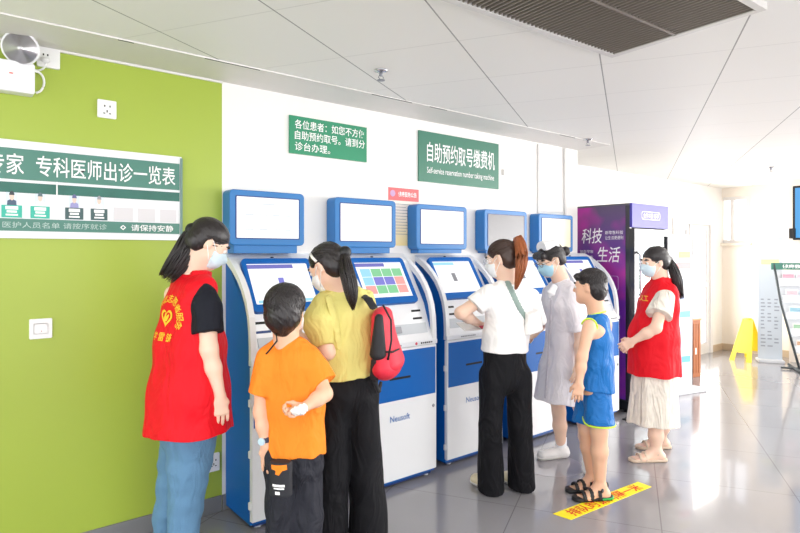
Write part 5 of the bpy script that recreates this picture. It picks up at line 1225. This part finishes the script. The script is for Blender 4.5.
t_.cut(ell(nk+Z*.05+f1*.02, (.052, .052, .05)), .01); t_.cut(ecap(shL-s1*.05+Z*.07, shL-s1*.035-Z*.05, .052, .046), .01); t_.cut(ecap(shR+s1*.05+Z*.07, shR+s1*.035-Z*.06, .060, .052), .01)
jo, jv, jf = g.wear('blue_jersey', t_, M_jer, vox=.005, wrinkle=.0032, wscale=18, seed=15, stretch=(1, 1, 2.2))
aa = []
for i in range(13):
    a = -2.2+i*3.5/12; aa.append(shL+s1*.012+f1*.046*math.sin(a)+Z*(.052*math.cos(a)-.008))
g.tube('lime_piping', aa, .0055, M_lime, parent=jo)
g.tube('lime_piping', [nk+f1*(.052*math.cos(a))+s1*(.058*math.sin(a))+Z*(.006-.014*math.cos(a)) for a in np.linspace(0, 2*math.pi, 17)], .0055, M_lime, parent=jo)
sh_ = Body()
for i, (p, q, r) in enumerate(lg): sh_.chain([p+Z*.02, q+Z*.05], [(.070, .074), (.084, .092)], s1, .012, (0, 1))
sh_.add(ecap(J(595, 378, 3.57), J(595, 396, 3.57), (.098, .076), (.102, .082), s1), .03)
so_, sv_, sf_ = g.wear('blue_shorts', sh_, M_jer, vox=.005, wrinkle=.003, wscale=18, seed=16, stretch=(1, 1, 2.2))
p = lg[0][1]+Z*.05; g.tube('lime_hem', [p+s1*.085*math.cos(a)-f1*.093*math.sin(a)+Z*(.0+.03*max(0, math.sin(a-.0)*-1)**8) for a in np.linspace(0, 2*math.pi, 21)], .0055, M_lime, parent=so_)
for (p, q, r) in lg:
    d_ = V(-1, -.12, 0); w_ = np.cross(Z, d_); heel = r-d_*.045; heel[2] = .012; toe = r+d_*.135; toe[2] = .012
    s_ = Body().add(both(ecap(heel, toe, (.036, .05), (.044, .05), w_), half((0, 0, .024), (0, 0, 1)), half((0, 0, .001), (0, 0, -1))), 0); so, _, _ = g.wear('sandal', s_, M_sblk, vox=.0045)
    hl = Body().add(both(ecap(heel-d_*.004, heel+d_*.035, (.038, .05), (.040, .05), w_), half((0, 0, .020), (0, 0, 1)), half((0, 0, .005), (0, 0, -1))), 0); g.wear('green_heel', hl, M_sgr, parent=so, vox=.004)
    for (k0, hgt, rad_, tl) in ((.015, .072, .046, .2), (.070, .052, .046, -.2), (.112, .036, .046, .1)):
        c_ = r+d_*k0; pts_ = [c_+w_*rad_*math.cos(a)*.96+Z*(0)+d_*tl*.02*math.sin(a*2) for a in np.linspace(0, math.pi, 9)]
        for i, a in enumerate(np.linspace(0, math.pi, 9)): pts_[i][2] = .018+hgt*math.sin(a)
        s_ = Body().chain(pts_, [(.012, .005)]*9, d_, .004); g.wear('strap', s_, M_sblk, parent=so, vox=.004)
    s_ = Body().chain([r+d_*.01+w_*.045+Z*-.02, r-d_*.050+w_*.0+Z*.005, r+d_*.01-w_*.045+Z*-.02], [(.014, .005)]*3, Z, .006); g.wear('heel_strap', s_, M_sblk, parent=so, vox=.004)

# ---- woman in the red vest at the right
f1 = V(-.97, -.22, 0); s1 = np.cross(f1, Z)
g = Fig(JZ(656, 4.28, 0), 'woman in red vest over cream floral dress, blue mask, standing by the vending fridge')
h = Head(J(655, 262, 4.26), V(-.97, -.12, -.16), .98)
nk = J(661, 283, 4.28); b = g.b; h.build(b, nk)
b.chain([nk, J(658, 302, 4.28), J(655, 345, 4.28), J(655, 378, 4.28)], [.046, (.12, .07), (.11, .08), (.13, .10)], s1, .04)
shL, shR = J(664, 298, 4.14), J(658, 297, 4.42); elL, wrL = J(656, 328, 4.08), J(633, 341, 4.14)
arm(b, shL, elL, wrL, (.044, .038, .034, .024)); arm(b, shR, J(644, 325, 4.46), J(630, 340, 4.30))
hand(b, wrL, J(621, 348, 4.18)-wrL, V(.2, 1, -.3), .93, .5, -1); hand(b, J(630, 340, 4.30), V(-.6, -.2, -.6), V(0, -1, 0), .93, .45, 1)
lg = [(J(655, 400, 4.22), J(656, 425, 4.20), JZ(656, 4.20, .08)), (J(662, 400, 4.36), J(663, 420, 4.38), JZ(661, 4.48, .08))]
for (p, q, r) in lg: b.chain([p, q], [.065, .050]); b.chain([q, q*.6+r*.4, r], [.050, .052, .034]); foot(b, r, V(-1, .0, 0), 1.0, .225)
g.body(M_skin); h.eyes(g); h.mask(g, M_mask)
b = Body(); hair_shell(h, b); cut_face(h, b, nape=-.07); b.add(h.cap((0, -.095, .0), (0, -.118, .0), .03, .026), .02); ho, _, _ = g.wear('hair', b, M_hair, vox=.0045, wrinkle=.0008, wscale=60)
hb = h.p(0, -.115, .0)
tail(g, 'ponytail', [hb, J(673, 268, 4.24), J(677, 280, 4.24), J(679, 290, 4.24), J(682, 298, 4.24)], [(.018, .018), (.032, .034), (.034, .036), (.026, .032), (.012, .018)], M_hair, 180, 5, s1)
locks(g, h, ho, (0, -.116, .0), M_hair, 240, 6)
dr_ = Body().chain([J(654, 355, 4.28), J(654, 385, 4.28), J(653, 423, 4.28)], [(.15, .150), (.165, .160), (.180, .180)], s1, .02, (0, 1))
dr_.chain([shL+Z*.0, J(659, 315, 4.09)], [(.060, .062), (.085, .090)], s1, .02, (0, 1)); dr_.chain([shR, J(652, 314, 4.46)], [(.060, .062), (.080, .085)], s1, .02, (0, 1)); dr_.add(ecap(nk, J(658, 340, 4.28), (.08, .06), (.12, .08), s1), .02)
g.wear('floral_dress', dr_, M_crm, vox=.006, wrinkle=.0070, wscale=17, seed=17, stretch=(1, 1, 5))
vb = Body().chain([nk, J(660, 291, 4.28), J(658, 305, 4.28), J(654, 335, 4.28), J(654, 374, 4.28)], [(.065, .06), (.150, .085), (.172, .120), (.180, .172), (.190, .182)], s1, .03, (0, 1))
vb.cut(ecap(J(664, 293, 4.09), J(662, 318, 4.04), (.045, .048), (.052, .058), s1), .01)
vb.add(ecap(nk-Z*.01, nk+Z*.045-f1*.01, (.066, .066), (.070, .068), s1, (0, 1)), .02); vb.cut(ecap(nk+Z*.02, nk+Z*.08, .058, .058, s1), .005)
vo, vv, vf = g.wear('red_vest', vb, M_vest, vox=.0055, wrinkle=.0052, wscale=15, seed=23, stretch=(1, 1, 2.6))
P_, F_ = press(vv, vf, fit_text('义工', .07, .045, .012), J(645.5, 301, 4.0), V(1, .3, 0), Z, V(.35, .93, 0), .003, .02)
if len(F_): g._mk('vest_print', P_-g.base, F_, M_vyel, vo, False)
for (p, q, r) in lg:
    d_ = V(-1, 0, 0); w_ = np.cross(Z, d_); heel = r-d_*.045; heel[2] = .012; toe = r+d_*.155; toe[2] = .012
    s_ = Body().add(both(ecap(heel, toe, (.036, .05), (.046, .05), w_), half((0, 0, .022), (0, 0, 1)), half((0, 0, .001), (0, 0, -1))), 0); so, _, _ = g.wear('sandal', s_, M_sbe, vox=.0045)
    for (k0, hgt, rad_) in ((.085, .050, .045), (.125, .038, .046)):
        c_ = r+d_*k0; pts_ = [c_+w_*rad_*math.cos(a)*.96 for a in np.linspace(0, math.pi, 9)]
        for i, a in enumerate(np.linspace(0, math.pi, 9)): pts_[i][2] = .018+hgt*math.sin(a)
        g.wear('strap', Body().chain(pts_, [(.010, .004)]*9, d_, .004), M_sbe, parent=so, vox=.004)
    g.wear('strap', Body().chain([r+d_*.045+w_*.02, r-d_*.0+w_*.036-Z*.02, r-d_*.045-Z*.025, r-w_*.036-Z*.02, r+d_*.045-w_*.02], [(.008, .004)]*5, Z, .006), M_sbe, parent=so, vox=.004)
    for i, (dd_, o_) in enumerate(((.02, 0), (.05, .0))): pass
WORLD, P_WIN, P_DOOR, P_CEIL, EXPO = 2.5, 290, 30, 17, .40

# ------------------------------------------------------------------ light, camera
def area(name, loc, rot, sx, sy, power, col=(1, 1, 1)):
    l = bpy.data.lights.new(name, 'AREA'); l.shape = 'RECTANGLE'; l.size = sx; l.size_y = sy; l.energy = power; l.color = col
    o = bpy.data.objects.new(name, l); C.objects.link(o); o.location = loc; o.rotation_euler = rot; return o
w = bpy.data.worlds.new('world'); bpy.context.scene.world = w; w.use_nodes = True
w.node_tree.nodes['Background'].inputs['Color'].default_value = (.98, .985, 1, 1); w.node_tree.nodes['Background'].inputs['Strength'].default_value = WORLD
area('window_daylight', (XE-.1, -1.6, 1.45), (math.radians(94), 0, math.radians(90)), 5.6, 2.1, P_WIN, (1, .98, .95))
area('door_daylight', ((dx0+dx1)/2, YD-.12, 1.2), (math.radians(90), 0, math.radians(180)), 1.2, 1.9, P_DOOR, (1, .97, .92))
for (x, y) in ((.2, .4), (2.6, .6), (5.0, .7), (7.4, .9), (1.2, -2.2), (4.8, -2.2)):
    area('ceiling_fill', (x, y, CEIL-.03), (0, 0, 0), .6, 1.2, P_CEIL, (1, .985, .96))  # soft fill added out of view to light kiosks and people, no fitting there
cam = bpy.data.cameras.new('camera'); co = bpy.data.objects.new('camera', cam); C.objects.link(co); bpy.context.scene.camera = co
cam.sensor_width = 36; cam.lens = F_PX*36/800; co.location = CAM
co.rotation_euler = (math.pi/2, 0, TH-math.pi/2); cam.shift_y = (HOR-266.5)/800
cam.clip_start = .02
sc = bpy.context.scene; sc.view_settings.view_transform = 'Standard'; sc.view_settings.look = 'None'; sc.view_settings.gamma = 1; sc.view_settings.use_curve_mapping = False
sc.view_settings.exposure = EXPO
sc.cycles.use_denoising = True; sc.cycles.max_bounces = 8; sc.cycles.diffuse_bounces = 5
